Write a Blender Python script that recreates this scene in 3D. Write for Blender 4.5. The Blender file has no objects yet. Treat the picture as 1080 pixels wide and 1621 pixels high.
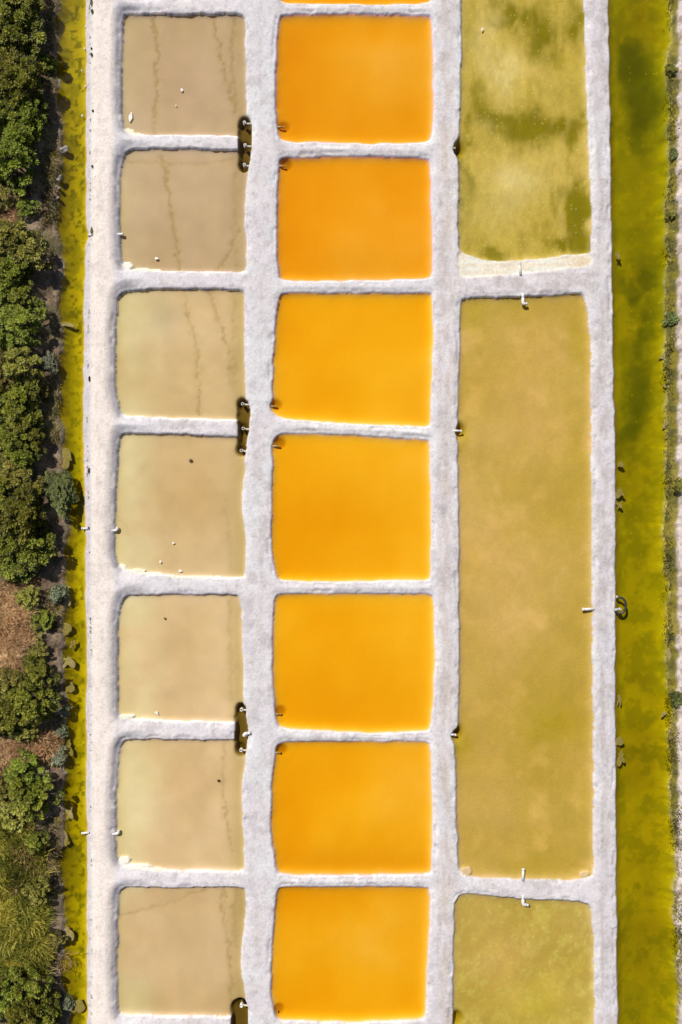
import bpy, bmesh, math, random
import numpy as np
from mathutils import Vector, Matrix

random.seed(7)
RNG = np.random.default_rng(11)
S = 25.0            # photograph pixels per metre at water level
CX, CY = 540.0, 810.5
H = 46.0            # height of the drone above the water

scene = bpy.context.scene
col = scene.collection

# ------------------------------------------------------------------ camera
cam_d = bpy.data.cameras.new("camera")
cam = bpy.data.objects.new("camera", cam_d)
col.objects.link(cam)
cam.location = (0, 0, H)
cam.rotation_euler = (0, 0, 0)
cam_d.sensor_fit = 'VERTICAL'
cam_d.angle = 2 * math.atan((1621 / S / 2) / H)
cam_d.clip_start = 0.5
cam_d.clip_end = 2000
scene.camera = cam
scene.render.resolution_x, scene.render.resolution_y = 682, 1024

# ------------------------------------------------------------------ sky + sun
SHX, SHY = 0.55, -0.835           # direction in which shadows fall on the ground
ELEV = math.radians(48.5)
world = bpy.data.worlds.new("World")
scene.world = world
world.use_nodes = True
wn = world.node_tree
wn.nodes.clear()
wo = wn.nodes.new('ShaderNodeOutputWorld')
wb = wn.nodes.new('ShaderNodeBackground')
sk = wn.nodes.new('ShaderNodeTexSky')
sk.sky_type = 'NISHITA'
sk.sun_disc = False
sk.sun_elevation = ELEV
sk.sun_rotation = math.atan2(-SHX, -SHY)      # azimuth of the sun, clockwise from +Y
wb.inputs['Strength'].default_value = 0.052
wn.links.new(sk.outputs[0], wb.inputs[0])
wn.links.new(wb.outputs[0], wo.inputs[0])

sun_d = bpy.data.lights.new("sun", 'SUN')
sun_d.energy = 4.3
sun_d.angle = math.radians(0.5)
sun_d.color = (1.0, 0.95, 0.88)
sun = bpy.data.objects.new("sun", sun_d)
col.objects.link(sun)
sd = Vector((SHX * math.cos(ELEV), SHY * math.cos(ELEV), -math.sin(ELEV)))
sun.rotation_euler = sd.to_track_quat('-Z', 'Y').to_euler()
sun.location = (-30, 40, 60)

vs = scene.view_settings
vs.view_transform = 'Standard'
vs.look = 'None'
vs.exposure = 0.0
vs.gamma = 1.0
vs.use_curve_mapping = False
scene.cycles.max_bounces = 6
scene.cycles.diffuse_bounces = 2
scene.cycles.transparent_max_bounces = 12
scene.cycles.volume_bounces = 0

# ------------------------------------------------------------------ helpers
def P(px, py, z=0.0):
    k = (H - z) / H
    return ((px - CX) / S * k, (CY - py) / S * k, z)

def tag(o, label=None, cat=None, group=None, kind=None):
    if label: o['label'] = label
    if cat: o['category'] = cat
    if group: o['group'] = group
    if kind: o['kind'] = kind
    return o

def empty(name, loc):
    o = bpy.data.objects.new(name, None)
    o.empty_display_size = 0.2
    o.location = loc
    col.objects.link(o)
    return o

def link_mesh(name, me, mat=None, parent=None, loc=None):
    o = bpy.data.objects.new(name, me)
    if mat is not None and not me.materials:
        me.materials.append(mat)
    col.objects.link(o)
    if parent is not None:
        o.parent = parent
    if loc is not None:
        o.location = loc
    return o

def np_mesh(name, verts, quads, smooth=False):
    """mesh out of numpy arrays; quads is (n,4) or (n,3)"""
    me = bpy.data.meshes.new(name)
    verts = np.asarray(verts, dtype=np.float32)
    quads = np.asarray(quads, dtype=np.int32)
    n, k = quads.shape
    me.vertices.add(len(verts)); me.vertices.foreach_set('co', verts.ravel())
    me.loops.add(n * k); me.loops.foreach_set('vertex_index', quads.ravel())
    me.polygons.add(n)
    me.polygons.foreach_set('loop_start', np.arange(0, n * k, k, dtype=np.int32))
    if smooth:
        me.polygons.foreach_set('use_smooth', np.ones(n, dtype=bool))
    me.update(calc_edges=True)
    me.validate()
    return me

def hash01(ix, iy, seed):
    h = (ix.astype(np.int64) * 374761393 + iy.astype(np.int64) * 668265263 + seed * 1442695041) & 0xFFFFFFFF
    h = ((h ^ (h >> 13)) * 1274126177) & 0xFFFFFFFF
    h = ((h ^ (h >> 16)) * 2246822519) & 0xFFFFFFFF
    h = h ^ (h >> 15)
    return (h & 0xFFFFFF) / float(0xFFFFFF)

def vnoise(x, y, scale, seed=0):
    """value noise, cell size = scale metres, 0..1"""
    u, v = x / scale, y / scale
    iu, iv = np.floor(u), np.floor(v)
    fu, fv = u - iu, v - iv
    fu = fu * fu * fu * (fu * (fu * 6 - 15) + 10)
    fv = fv * fv * fv * (fv * (fv * 6 - 15) + 10)
    a = hash01(iu, iv, seed); b = hash01(iu + 1, iv, seed)
    c = hash01(iu, iv + 1, seed); d = hash01(iu + 1, iv + 1, seed)
    return (a * (1 - fu) + b * fu) * (1 - fv) + (c * (1 - fu) + d * fu) * fv

def fbm(x, y, scale, seed=0, octs=4, gain=0.5):
    t = np.zeros_like(x); amp = 1.0; tot = 0.0
    for i in range(octs):
        t += amp * vnoise(x + 17.3 * i, y - 9.1 * i, scale / 2 ** i, seed + i * 31)
        tot += amp; amp *= gain
    return t / tot          # 0..1, mean .5

def sstep(a, b, x):
    t = np.clip((x - a) / (b - a), 0, 1)
    return t * t * (3 - 2 * t)

def smooth_poly(pts, rounds=3, r=0.26):
    p = np.array(pts, dtype=float)
    for k in range(rounds):                  # cut each corner by a fixed length so that long shores stay straight
        q = np.roll(p, -1, 0); e = q - p; ln = np.linalg.norm(e, axis=1, keepdims=True) + 1e-9
        c = np.minimum(ln * .3, r) / ln; r *= .5
        n_ = np.empty((len(p) * 2, 2)); n_[0::2] = p + e * c; n_[1::2] = q - e * c
        p = n_
    return p

def poly_sdf(poly, X, Y):
    """signed distance in metres (negative inside) of flat arrays X, Y to a closed polygon"""
    d2 = np.full(X.shape, 1e9); inside = np.zeros(X.shape, bool)
    n = len(poly)
    for i in range(n):
        ax, ay = poly[i]; bx, by = poly[(i + 1) % n]
        ex, ey = bx - ax, by - ay
        L = ex * ex + ey * ey
        if L < 1e-12: continue
        t = np.clip(((X - ax) * ex + (Y - ay) * ey) / L, 0, 1)
        dx, dy = X - ax - t * ex, Y - ay - t * ey
        d2 = np.minimum(d2, dx * dx + dy * dy)
        c = (ay > Y) != (by > Y)
        if abs(ey) > 1e-12:
            inside ^= c & (X < ex * (Y - ay) / ey + ax)
    d = np.sqrt(d2)
    return np.where(inside, -d, d)

# ------------------------------------------------------------------ pans, traced where they stand (photograph pixels)
PANS = {}
PANS['A0'] = [(196,-200),(388,-200),(390,-3),(205,-4),(194,-20)]
PANS['A1'] = [(196,27),(206,24),(388,24),(390,120),(391,170),(390,215),(377,215),(300,214),(216,213),(203,210),(195,196),(193,156),(194,78)]
PANS['A2'] = [(202,240),(212,237),(300,237),(377,240),(392,240),(393,272),(387,323),(388,362),(391,393),(390,424),(384,431),(292,430),(203,427),(193,416),(190,350),(190.5,284),(195,252)]
PANS['T1'] = [(380,184),(396,183),(398,205),(398,232),(395,251),(392,270),(379,270)]
PANS['A3'] = [(189,470),(196,463),(218,460),(280,458),(384,460),(387,467),(387,557),(389,631),(390,664),(375,664),(272,662),(200,659),(190,652),(183,615),(184,537),(187,482)]
PANS['A4'] = [(191,690),(198,686),(280,688),(375,692),(391,692),(389,720),(389,751),(384,778),(383,809),(389,848),(389,909),(385,915),(296,912.5),(218,906),(195,902),(183,883),(182,829),(187,751)]
PANS['T2'] = [(377,632),(394,632),(395,650),(396,680),(391,698),(391,720),(377,721),(374,708),(377,695)]
PANS['A5'] = [(194,949),(205,942),(230,941),(376,941),(380,946),(383,978),(385,1055),(386,1114),(388,1142),(370,1142),(280,1140),(197,1137),(188,1128),(187,1055),(189,978)]
PANS['A6'] = [(192,1180),(200,1170),(272,1170),(370,1171.5),(389,1172),(389,1196),(385,1230),(383,1269),(387,1347),(387,1374),(382,1378),(253,1376.5),(205,1371),(188,1364),(183,1336),(185,1250),(189,1196)]
PANS['T3'] = [(374,1116),(387,1114),(391,1123),(389,1138),(395,1158),(391,1172),(391,1190),(388,1197),(374,1197),(373,1160)]
PANS['A7'] = [(188,1413),(197,1404),(272,1405),(385,1404),(390,1409),(387,1463),(383,1502),(381,1522),(386,1564),(390,1588),(391,1609),(366,1609),(280,1607),(197,1606),(188,1599),(186,1533),(187,1455)]
PANS['A8'] = [(192,1632),(366,1634),(391,1634),(391,1830),(188,1830)]
PANS['T4'] = [(366,1586),(390,1584),(393,1600),(392,1640),(391,1670),(366,1670)]
PANS['B0'] = [(442,-190),(683,-190),(684,0),(678,6.5),(560,7.5),(448,5.5),(441,-2)]
PANS['B1'] = [(442,28),(448,24),(556,22.5),(678,25),(684,30),(685.5,105),(687,158),(684,219),(678,226),(591,228.5),(447,224),(440,217),(436.5,169),(437,105),(440,53)]
PANS['B2'] = [(443,255),(449,250),(556,247),(674,251),(682,257),(683,317),(685.5,369),(684,436),(677,441.5),(591,445),(448,444.5),(441,437),(438,369),(439,299)]
PANS['B3'] = [(442,469),(449,464.5),(556,464.5),(680,464.5),(684,469),(687,528),(683.5,598),(681.5,671),(677,675.5),(556,670.5),(447,664),(434,655),(427.5,644),(432,633),(433.5,563),(437.5,510)]
PANS['B4'] = [(436,692),(446,686),(521,687.5),(605,692.5),(676,696),(680.5,701),(681.5,757),(683,827),(682.5,914),(677,919),(556,920.5),(444,919.5),(438,914),(430,862),(430.5,792),(434,725),(429,706)]
PANS['B5'] = [(436,946),(442,941),(556,939.3),(680,941),(686.5,946),(688.5,1023),(686.5,1111),(682,1153),(676,1158),(591,1160.5),(450,1153),(438,1146),(433,1076),(432.5,1005)]
PANS['B6'] = [(435,1184),(444,1175),(556,1173.5),(676,1174.5),(681.5,1180),(683.5,1234),(685,1304),(683.5,1378),(678,1383.5),(556,1385.5),(445,1384.5),(437,1378),(429,1304),(430,1252),(435,1199)]
PANS['B7'] = [(440,1408),(446,1404),(556,1403.5),(675,1403.5),(680.5,1409),(682,1441),(678,1511),(673.5,1608),(667,1613.5),(556,1618),(446,1615),(436,1609),(429.5,1564),(431,1493),(437,1430)]
PANS['B8'] = [(436,1634),(670,1636),(676,1840),(432,1840)]
PANS['C1'] = [(729,-400),(924,-400),(924.5,0),(927,111),(932,241),(936,333),(936,396),(934,402),(880,406),(828,413),(772,413),(740,404),(726,398),(726,250),(719,242),(717,233),(722,226),(728,216),(731,93),(730,0)]
PANS['C2'] = [(729,478),(736,473),(828,471.5),(915,465),(924,467),(930,486),(935,551),(936,662),(936,810),(937,940),(937,1011),(939,1159),(939,1380),(934,1389),(902,1392.5),(828,1391.5),(740,1388),(726,1378),(722.5,1270),(720.5,1178),(716,1170),(714,1161),(718,1156),(726,1150),(727,1048),(727,900),(725,700),(723,690),(719,682),(725,671),(727.5,551)]
PANS['C3'] = [(720,1424),(734,1413),(772,1416.5),(828,1423),(920,1426.5),(934,1430),(940,1485),(941,1621),(942,2200),(717,2200),(717,1559),(718,1485)]

POLY = {}
for k, v in PANS.items():
    q = [((x - CX) / S, (CY - y) / S) for x, y in v]
    POLY[k] = smooth_poly(q, 3)

def tab(vals, flip=False):
    ys = np.array([(CY - b) / S for a, b in vals]); xs = np.array([(a - CX) / S for a, b in vals])
    o = np.argsort(ys); return ys[o], xs[o]
LC_L = tab([(94,-40),(92,0),(90,117),(94,194),(97,235),(96,285),(94,360),(96,420),(92,478),(97,540),(98,600),(97,660),(101,720),(104,760),(107,800),(104,860),(104,930),(103,1000),(101,1080),(104,1130),(106,1160),(103,1230),(101,1300),(97,1380),(100,1450),(99,1500),(102,1550),(110,1600),(106,1660)])
LC_R = tab([(136,-40),(136,0),(137,117),(136.5,300),(136.5,355),(138,364),(141,372),(138,380),(135,392),(134,478),(133,557),(132,712),(134,800),(136,829),(135.5,940),(138,1000),(138,1055),(137.5,1172),(138.5,1400),(139,1621),(139,1660)])
RC_L = tab([(963,-40),(963,0),(965,111),(967,259),(969,444),(971,588),(974,736),(974.5,950),(974.5,1200),(975.5,1320),(978,1621),(978,1660)])
RC_R = tab([(1060,-40),(1059,0),(1058,110),(1060,180),(1061,240),(1058,330),(1057,440),(1055,560),(1054,640),(1056,720),(1055,800),(1056,900),(1056,1000),(1057,1060),(1060,1140),(1063,1200),(1066,1300),(1070,1400),(1072,1500),(1074,1621),(1075,1660)])

# ------------------------------------------------------------------ terrain grid
def axis(lo, hi, step, far):
    core = np.arange(lo, hi + 1e-6, step)
    out = []; p = hi; s = step
    while p < far:
        s *= 1.25; p += s; out.append(p)
    inn = []; p = lo; s = step
    while p > -far:
        s *= 1.25; p -= s; inn.append(p)
    return np.concatenate([np.array(inn[::-1]), core, np.array(out)])
gx = axis(-24.0, 24.0, 0.075, 420.0)
gy = axis(-35.5, 35.5, 0.075, 420.0)
NX, NY = len(gx), len(gy)
X, Y = np.meshgrid(gx, gy)            # [iy, ix]
PX, PY = X * S + CX, CY - Y * S       # photograph pixel of each ground point at z = 0

BIG = 60.0
D = {}                                # signed distance per water body group
GROUPS = {'A0':['A0'],'A12':['A1','A2','T1'],'A34':['A3','A4','T2'],'A56':['A5','A6','T3'],'A78':['A7','A8','T4'],
          'B0':['B0'],'B1':['B1'],'B2':['B2'],'B3':['B3'],'B4':['B4'],'B5':['B5'],'B6':['B6'],'B7':['B7'],'B8':['B8'],
          'C1':['C1'],'C2':['C2'],'C3':['C3']}
SD = {}
for k, poly in POLY.items():
    m = 2.6
    x0, x1 = poly[:, 0].min() - m, poly[:, 0].max() + m
    y0, y1 = poly[:, 1].min() - m, poly[:, 1].max() + m
    i0, i1 = np.searchsorted(gx, x0), np.searchsorted(gx, x1)
    j0, j1 = np.searchsorted(gy, y0), np.searchsorted(gy, y1)
    a = np.full(X.shape, BIG, dtype=np.float64)
    sub = poly_sdf(poly, X[j0:j1, i0:i1].ravel(), Y[j0:j1, i0:i1].ravel())
    a[j0:j1, i0:i1] = sub.reshape(j1 - j0, i1 - i0)
    SD[k] = a
for g, ks in GROUPS.items():
    D[g] = np.minimum.reduce([SD[k] for k in ks])
xl, xr = np.interp(Y, *LC_L), np.interp(Y, *LC_R)
bankj = (fbm(X * 0 + 3.1, Y, 1.3, 5, 4) - 0.5) * 0.9
D['LC'] = np.maximum(xl + bankj - X, X - xr)
ql, qr = np.interp(Y, *RC_L), np.interp(Y, *RC_R)
bankr = (fbm(X * 0 + 8.1, Y, 1.6, 9, 4) - 0.5) * 0.7
D['RC'] = np.maximum(ql - X, X - qr + bankr)

dall = np.minimum.reduce(list(D.values()))
wob = (fbm(X, Y, 0.9, 3, 4) - 0.5)
d0 = dall + wob * 0.16 + (fbm(X, Y, .35, 37, 2) - .5) * .06
gyv, gxv = np.gradient(np.clip(dall, -3, 3), gy, gx)
def blur(a, r=5):
    for ax in (0, 1):
        p = np.concatenate([np.repeat(np.take(a, [0], ax), r, ax), a, np.repeat(np.take(a, [-1], ax), r, ax)], ax)
        c = np.cumsum(p, ax); c = np.concatenate([np.zeros_like(np.take(c, [0], ax)), c], ax); n_ = a.shape[ax]; w = 2 * r + 1
        a = (np.take(c, np.arange(w, w + n_), ax) - np.take(c, np.arange(0, n_), ax)) / w
    return a
south = sstep(0.45, 0.9, -gyv)        # shore on the south (lower) side of a pan
west = sstep(0.45, 0.9, -gxv)         # shore on the left side
north = sstep(0.45, 0.9, gyv)

southB, northB = blur(south), blur(north)
isLB = X < (xl + xr) / 2 - 0.2        # scrubby bank on the left
isRB = X > (ql + qr) / 2
inA = (PX > 150) & (PX < 412)
inB = (PX > 412) & (PX < 705)
inC = (PX > 705) & (PX < 950)

# ---- dry land height
rough = fbm(X, Y, 0.35, 21, 3) - 0.5
broad = fbm(X, Y, 2.5, 22, 3) - 0.5
wslope = np.full(X.shape, 0.28); rise = np.full(X.shape, 0.03); lip = np.full(X.shape, 0.14)
nB = northB * ((PX > 425) & (PX < 695))                # worn, sloping lower sides of the dikes between orange pans
wslope = wslope + .22 * nB; rise = rise + .06 * nB; lip = lip - .09 * nB
lbk = west * (PX < 200) * (PX > 150)              # right-hand slope of the left dike path
DA = np.minimum.reduce([D['A0'], D['A12'], D['A34'], D['A56'], D['A78']])
canal = (D['RC'] < 1.0) & ~isRB
lip = lip * (1 - 0.45 * southB) * (1 - .55 * (1 - sstep(.3, 1.3, D['RC'])) * (~isRB))
lip = lip * (.45 + .55 * sstep(150, 186, PX))
h = lip * sstep(0, 0.06, d0) + rise * sstep(0.07, 0.07 + wslope, d0)
# slumped, crumbled stretches of shore
h -= sstep(.02, .1, d0) * (1 - sstep(.18, .42, d0)) * sstep(.58, .72, fbm(X, Y, 1.1, 35, 3)) * .07
h += sstep(0.05, 0.4, d0) * (rough * 0.018 + broad * 0.05)
# lumpy clods along the shaded sides
h += sstep(0.0, 0.08, d0) * (1 - sstep(0.25, 0.5, d0)) * (fbm(X, Y, 0.22, 33, 2) - 0.5) * 0.07 * (.35 + .65 * northB)
# left path: low outer edge next to the ditch, ruts
eL = X - xr
h += np.where((eL > 0) & (PX < 260) & (d0 > 0), 0.24 * sstep(0.05, 0.72, DA) * sstep(0.1, 0.9, eL) * (1 - sstep(195, 250, PX)), 0)
# right dike crest
cr = np.abs((X - (940 - CX) / S) - 0.55)
# left bank
eB = xl + bankj - X
hb = 0.12 * sstep(0, 0.15, eB) + 0.5 * sstep(0.1, 2.2, eB) + (fbm(X, Y, 0.8, 41, 4) - 0.5) * 0.45 * sstep(0, 0.7, eB) + rough * 0.12 * sstep(0, .2, eB)
h = np.where(isLB & (eB > 0), hb, h)
# right bank: wet mossy shelf, then a gravel track
eR = X - (qr - bankr)
hr = 0.05 * sstep(0.0, 0.15, eR) + (fbm(X, Y, 0.5, 51, 4) - 0.52) * 0.22 * (1 - sstep(0.5, 1.0, eR)) + 0.38 * sstep(0.35, 1.0, X - ((1055 - CX) / S) + (fbm(X, Y, 0.9, 53, 3) - .5) * 0.45)
hr += rough * 0.06
h = np.where(isRB & (eR > 0), hr, h)

# beach of white crust at the foot of the upper right pan
beach_p = smooth_poly([((x - CX) / S, (CY - y) / S) for x, y in [(724,396),(740,406),(772,415),(828,414.5),(880,408),(936,400),(938,420),(900,425),(828,433),(770,437),(727,441)]], 2)
bs = poly_sdf(beach_p, X.ravel(), Y.ravel()).reshape(X.shape) if False else None
m = (np.abs(PX - 830) < 130) & (np.abs(PY - 418) < 45)
beach = np.zeros(X.shape)
bsd = np.full(X.shape, 9.0); bsd[m] = poly_sdf(beach_p, X[m], Y[m])
beach = 1 - sstep(-0.06, 0.10, bsd + wob * 0.1)
h = h * (1 - beach) + beach * (0.015 + 0.04 * sstep(0, 0.9, d0) + (fbm(X * .3, Y, 0.3, 60, 3) - .5) * 0.02)

# ---- beds
depth = np.zeros(X.shape)
for g, dd in D.items():
    t = g[0]
    ins = np.clip(-(dd + wob * 0.16), 0, None)
    if g == 'LC':  dp = 0.42 * (1 - np.exp(-ins / 0.35))
    elif g == 'RC':dp = 0.55 * (1 - np.exp(-ins / 0.45))
    elif t == 'A': dp = 0.10 * (1 - np.exp(-ins / 0.10))
    elif t == 'B': dp = 0.20 * (1 - np.exp(-ins / 0.20))
    else:          dp = 0.15 * (1 - np.exp(-ins / 0.16))
    depth = np.maximum(depth, dp)
wet = d0 < 0
soft = fbm(X, Y, 4.0, 71, 3) - 0.5
soft2 = fbm(X, Y, 1.6, 72, 3) - 0.5
drift = np.zeros(X.shape)
for g in ['B%d' % i for i in range(9)]:
    pp = POLY[g]; ux = (X - pp[:, 0].mean()) / 5.0; uy = (Y - (pp[:, 1].min() + pp[:, 1].max()) / 2) / 4.3
    k_ = int(g[1]); drift += .6 * (D[g] < 0) * (-.20 * ux * (1.0 + .3 * math.sin(k_ * 2.1)) - .16 * uy * math.cos(k_ * 1.3) - .22 * np.exp(-((ux - .5) ** 2 + (uy - .3) ** 2) * 2.5))
depth *= 1 + np.where(inB, .50 * (fbm(X, Y, 4.0, 74, 3) - .5) + .10 * (fbm(X * 1.4, Y * .6, 1.5, 75, 3) - .5) + drift, 0.55 * soft + 0.18 * soft2)
WPX = PX + (fbm(X, Y, 1.5, 301, 4) - .5) * 46; WPY = PY + (fbm(X, Y, 1.5, 305, 4) - .5) * 46
def blob(px, py, rx, ry, p=1.0, warp=False):
    q = (((WPX if warp else PX) - px) / rx) ** 2 + (((WPY if warp else PY) - py) / ry) ** 2
    return np.exp(-q ** p)
# trenches and pits dug where the pipes come out
trench = np.zeros(X.shape)
for t, (sdp) in {'T1':SD['T1'],'T2':SD['T2'],'T3':SD['T3'],'T4':SD['T4']}.items():
    trench = np.maximum(trench, sstep(0.12, -0.16, sdp + wob * 0.3) if False else 1 - sstep(-0.16, 0.14, sdp + wob * 0.3))
depth += trench * 0.34
PITS_A = [(386,193),(387,229),(385,261),(383,638),(384,678),(381,713),(381,1123),(380,1188),(381,1592)]
for px, py in PITS_A: depth += 0.20 * blob(px, py, 8, 9, 2) * wet
PITS_B = [(450,199),(454,260),(438,641),(444,702),(444,1127),(446,1188),(441,1600)]
pitB = np.zeros(X.shape)
for px, py in PITS_B:
    pitB = np.maximum(pitB, blob(px, py, 9, 8.5, 2)); depth += 0.10 * blob(px, py, 8.5, 8, 2) * wet
PITS_C = [(725,235),(727,681),(722,1161),(723,1615)]
for px, py in PITS_C: depth += 0.45 * blob(px, py, 9, 10, 1.2) * wet

# meandering furrows left by scraping on the beds of the beige pans
def line_mask(pts, width, seed, jit=0.06):
    q = np.array([((x - CX) / S, (CY - y) / S) for x, y in pts])
    xa, xb, ya, yb = q[:, 0].min() - 1, q[:, 0].max() + 1, q[:, 1].min() - 1, q[:, 1].max() + 1
    i0, i1 = np.searchsorted(gx, [xa, xb]); j0, j1 = np.searchsorted(gy, [ya, yb])
    xs, ys = X[j0:j1, i0:i1], Y[j0:j1, i0:i1]
    wx = xs + (fbm(xs, ys, 0.45, seed, 4, .7) - .5) * jit * 11; wy = ys + (fbm(xs, ys, 0.45, seed + 7, 4, .7) - .5) * jit * 7
    d2 = np.full(xs.shape, 9e9)
    for (ax, ay), (bx, by) in zip(q[:-1], q[1:]):
        ex, ey = bx - ax, by - ay
        t = np.clip(((wx - ax) * ex + (wy - ay) * ey) / (ex * ex + ey * ey), 0, 1)
        d2 = np.minimum(d2, (wx - ax - t * ex) ** 2 + (wy - ay - t * ey) ** 2)
    o = np.zeros(X.shape); o[j0:j1, i0:i1] = np.exp(-d2 / (width * .8) ** 2) + .35 * np.exp(-d2 / (width * 2.2) ** 2)
    return o
TR = [([(242,28),(249,80),(248,140),(244,212)],.10,.9),([(337,28),(347,75),(358,125),(374,178)],.11,.9),([(371,28),(367,90),(369,140),(374,176)],.12,.8),
      ([(256,250),(261,268),(270,320),(278,370),(285,429)],.11,.9),([(379,365),(362,398),(344,429)],.11,.8),([(205,256),(260,258),(320,258),(372,252)],.12,.35),([(371,275),(372,340),(374,420)],.18,.4),
      ([(290,461),(299,500),(312,555),(315,655)],.11,.6),([(328,461),(345,500),(360,550),(370,610)],.13,.6),([(371,465),(370,540),(373,620)],.16,.4),
      ([(356,790),(362,850),(366,905)],.12,.25),([(184,810),(195,830),(205,845)],.07,.3),
      ([(366,945),(365,1020),(366,1110)],.14,.35),
      ([(356,1180),(355,1260),(360,1310),(370,1350)],.10,.6),
      ([(354,1408),(353,1440),(364,1500),(368,1600)],.12,.6),([(375,1408),(369,1440),(371,1500)],.12,.45),([(190,1450),(240,1438),(270,1432),(300,1416),(330,1411)],.09,.45)]
track = np.zeros(X.shape)
for i, (pts, w, s_) in enumerate(TR):
    track = np.maximum(track, line_mask(pts, w, 200 + i * 3) * s_)
track = np.clip(track * (0.15 + 1.5 * fbm(X, Y, 0.22, 91, 2)), 0, 1)
depth += track * 0.03
h = np.where(wet, -depth, h)
# white crust lips and corner crusts grown in the corners of the beige pans
CRUST = [(204,208,10,6),(216,213,14,3.2),(203,421,10,8),(225,427,22,3.2),(245,428,16,3),(193,899,9,6),(213,904,18,4),(240,908,22,3),(200,1134,14,4),(197,1362,13,7),(222,1371,22,5),(250,1376,16,3),(300,913,60,2),(736,1380,12,9),(925,1384,9,7)]
crust = np.zeros(X.shape)
for px, py, rx, ry in CRUST: crust = np.maximum(crust, blob(px, py, rx * .85, ry * .8, 1.5, False))
crust = (crust > .06) * sstep(0.30, 0.5, crust + (fbm(X, Y, 0.4, 95, 4) - .5) * 0.9) * (d0 < 0.12)
h = np.maximum(h, np.where(crust > 0.3, 0.012 + 0.03 * crust + rough * 0.02, -9))

# ------------------------------------------------------------------ colours of the materials that lie there (linear albedo)
def C(*v): return np.array(v)
colr = np.zeros(X.shape + (3,))
def put(mask, c):
    mk = np.clip(mask, 0, 1)[..., None]
    colr[:] = colr * (1 - mk) + np.asarray(c) * mk
def mulc(mask, c):
    mk = np.clip(mask, 0, 1)[..., None]
    colr[:] = colr * (1 - mk + np.asarray(c) * mk)
f1 = fbm(X, Y, 1.4, 101, 4); f2 = fbm(X, Y, 0.5, 102, 4); f3 = fbm(X, Y, 4.5, 103, 3)
fv = fbm(X * 2.5, Y * 0.5, 0.7, 104, 4)          # streaks along the dikes
# dikes: pale salty clay
put(np.ones(X.shape), C(.70, .655, .675))
put(sstep(.42, .70, f1) * 0.75, C(.70, .655, .645))
put(sstep(.55, .75, f2) * 0.5, C(.56, .52, .54))
put(sstep(.50, .68, f3) * 0.5, C(.68, .66, .69))
# trodden pinkish earth along the dike between orange pans and olive pans, and on the far right dike
mid = np.exp(-((PX - 705) / 11) ** 2) * (PX > 690)
put(mid * sstep(.3, .65, fv) * 0.9, C(.61, .53, .485))
put(np.exp(-((PX - 952) / 9) ** 2) * sstep(.40, .65, fv) * 0.7, C(.56, .49, .47))
put(((PX > 725) & (PX < 940) & (np.abs(PY - 450) < 16)) * sstep(.35, .6, f2) * 0.7, C(.55, .49, .48))
put(((~wet) & (PX > 392) & (PX < 436)) * np.exp(-((PX - 411 + 4 * np.sin(Y * .4)) / 7) ** 2) * sstep(.45, .62, fv) * .55, C(.60, .545, .535))
put((~wet) * (1 - sstep(.12, .34, np.abs(d0 - .22))) * sstep(.42, .6, f1) * .55 * (PX > 400) * (PX < 960), C(.75, .73, .74))
put((~wet) * sstep(.62, .74, fbm(X, Y, .8, 106, 4)) * .5 * (PX > 190), C(.50, .455, .45))
put((~wet) * sstep(.60, .68, fbm(X * 1.6, Y * .45, .55, 107, 3)) * .22 * (PX > 690), C(.47, .40, .36))
# left path: sandy, warmer
lp = sstep(140, 152, PX) * (1 - sstep(176, 190, PX))
put(lp * 0.95, C(.85, .755, .685))
put(lp * sstep(.45, .7, fv) * 0.5, C(.74, .655, .60))
put(((PX > 131) & (PX < 150)) * (1 - sstep(141, 148, PX)), C(.62, .58, .59))
# grey of wet clay plus painted-in shade, foot of slopes facing off the sun
damp_shade = (1 - sstep(0.10, 0.50, d0)) * lbk
put(damp_shade * 0.85 * sstep(.25, .6, f2 + .15), C(.36, .335, .375))
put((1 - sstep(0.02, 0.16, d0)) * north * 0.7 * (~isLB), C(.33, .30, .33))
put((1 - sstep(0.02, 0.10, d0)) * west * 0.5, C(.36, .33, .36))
# bright salt lips on the south shores
put((1 - sstep(0.03, 0.16, np.abs(d0 - 0.03))) * south * sstep(.30, .5, f2 + .08) * inA, C(.86, .84, .80))
put((1 - sstep(0.03, 0.12, np.abs(d0 - 0.03))) * south * sstep(.40, .55, f2) * inB * 0.8, C(.84, .80, .78))
put(((PX > 380) & (PX < 440) & ~wet) * sstep(.58, .75, f1) * .6, C(.72, .72, .74))
grain = np.where(wet, np.where(inC, .5, .15), 1.0)
# banks
put(isLB & (eB > 0), C(.17, .125, .085))
put((isLB & (eB > 0)) * sstep(.45, .7, f2) * 0.8, C(.34, .26, .17))
put((isLB & (eB > 0)) * sstep(.52, .68, f1) * 0.6, C(.10, .10, .035))
put((isLB & (eB > -0.05)) * (1 - sstep(0.05, 0.35, eB)) * sstep(.35, .6, f2) * 0.7, C(.22, .17, .13))
mossy = (isRB & (eR > -0.2)) * (1 - sstep(0.12, 0.3, h))
LBm = isLB & (eB > 0.3)
put(LBm * sstep(.35, .7, blob(18, 1000, 52, 85, 2, True) + blob(10, 1205, 40, 45, 2, True)) * .9, C(.56, .41, .21))
put(LBm * sstep(.35, .7, blob(20, 1435, 62, 110, 2, True)) * .85, C(.27, .27, .06))
put(mossy, C(.22, .18, .025))
put(mossy * sstep(.45, .65, f2), C(.13, .12, .03))
put(mossy * sstep(.55, .75, f1) * .7, C(.32, .26, .06))
trackR = isRB * sstep(0.14, 0.30, h)
put(trackR, C(.64, .54, .50))
put(trackR * sstep(.5, .62, f2) * .7, C(.30, .22, .18))
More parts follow.
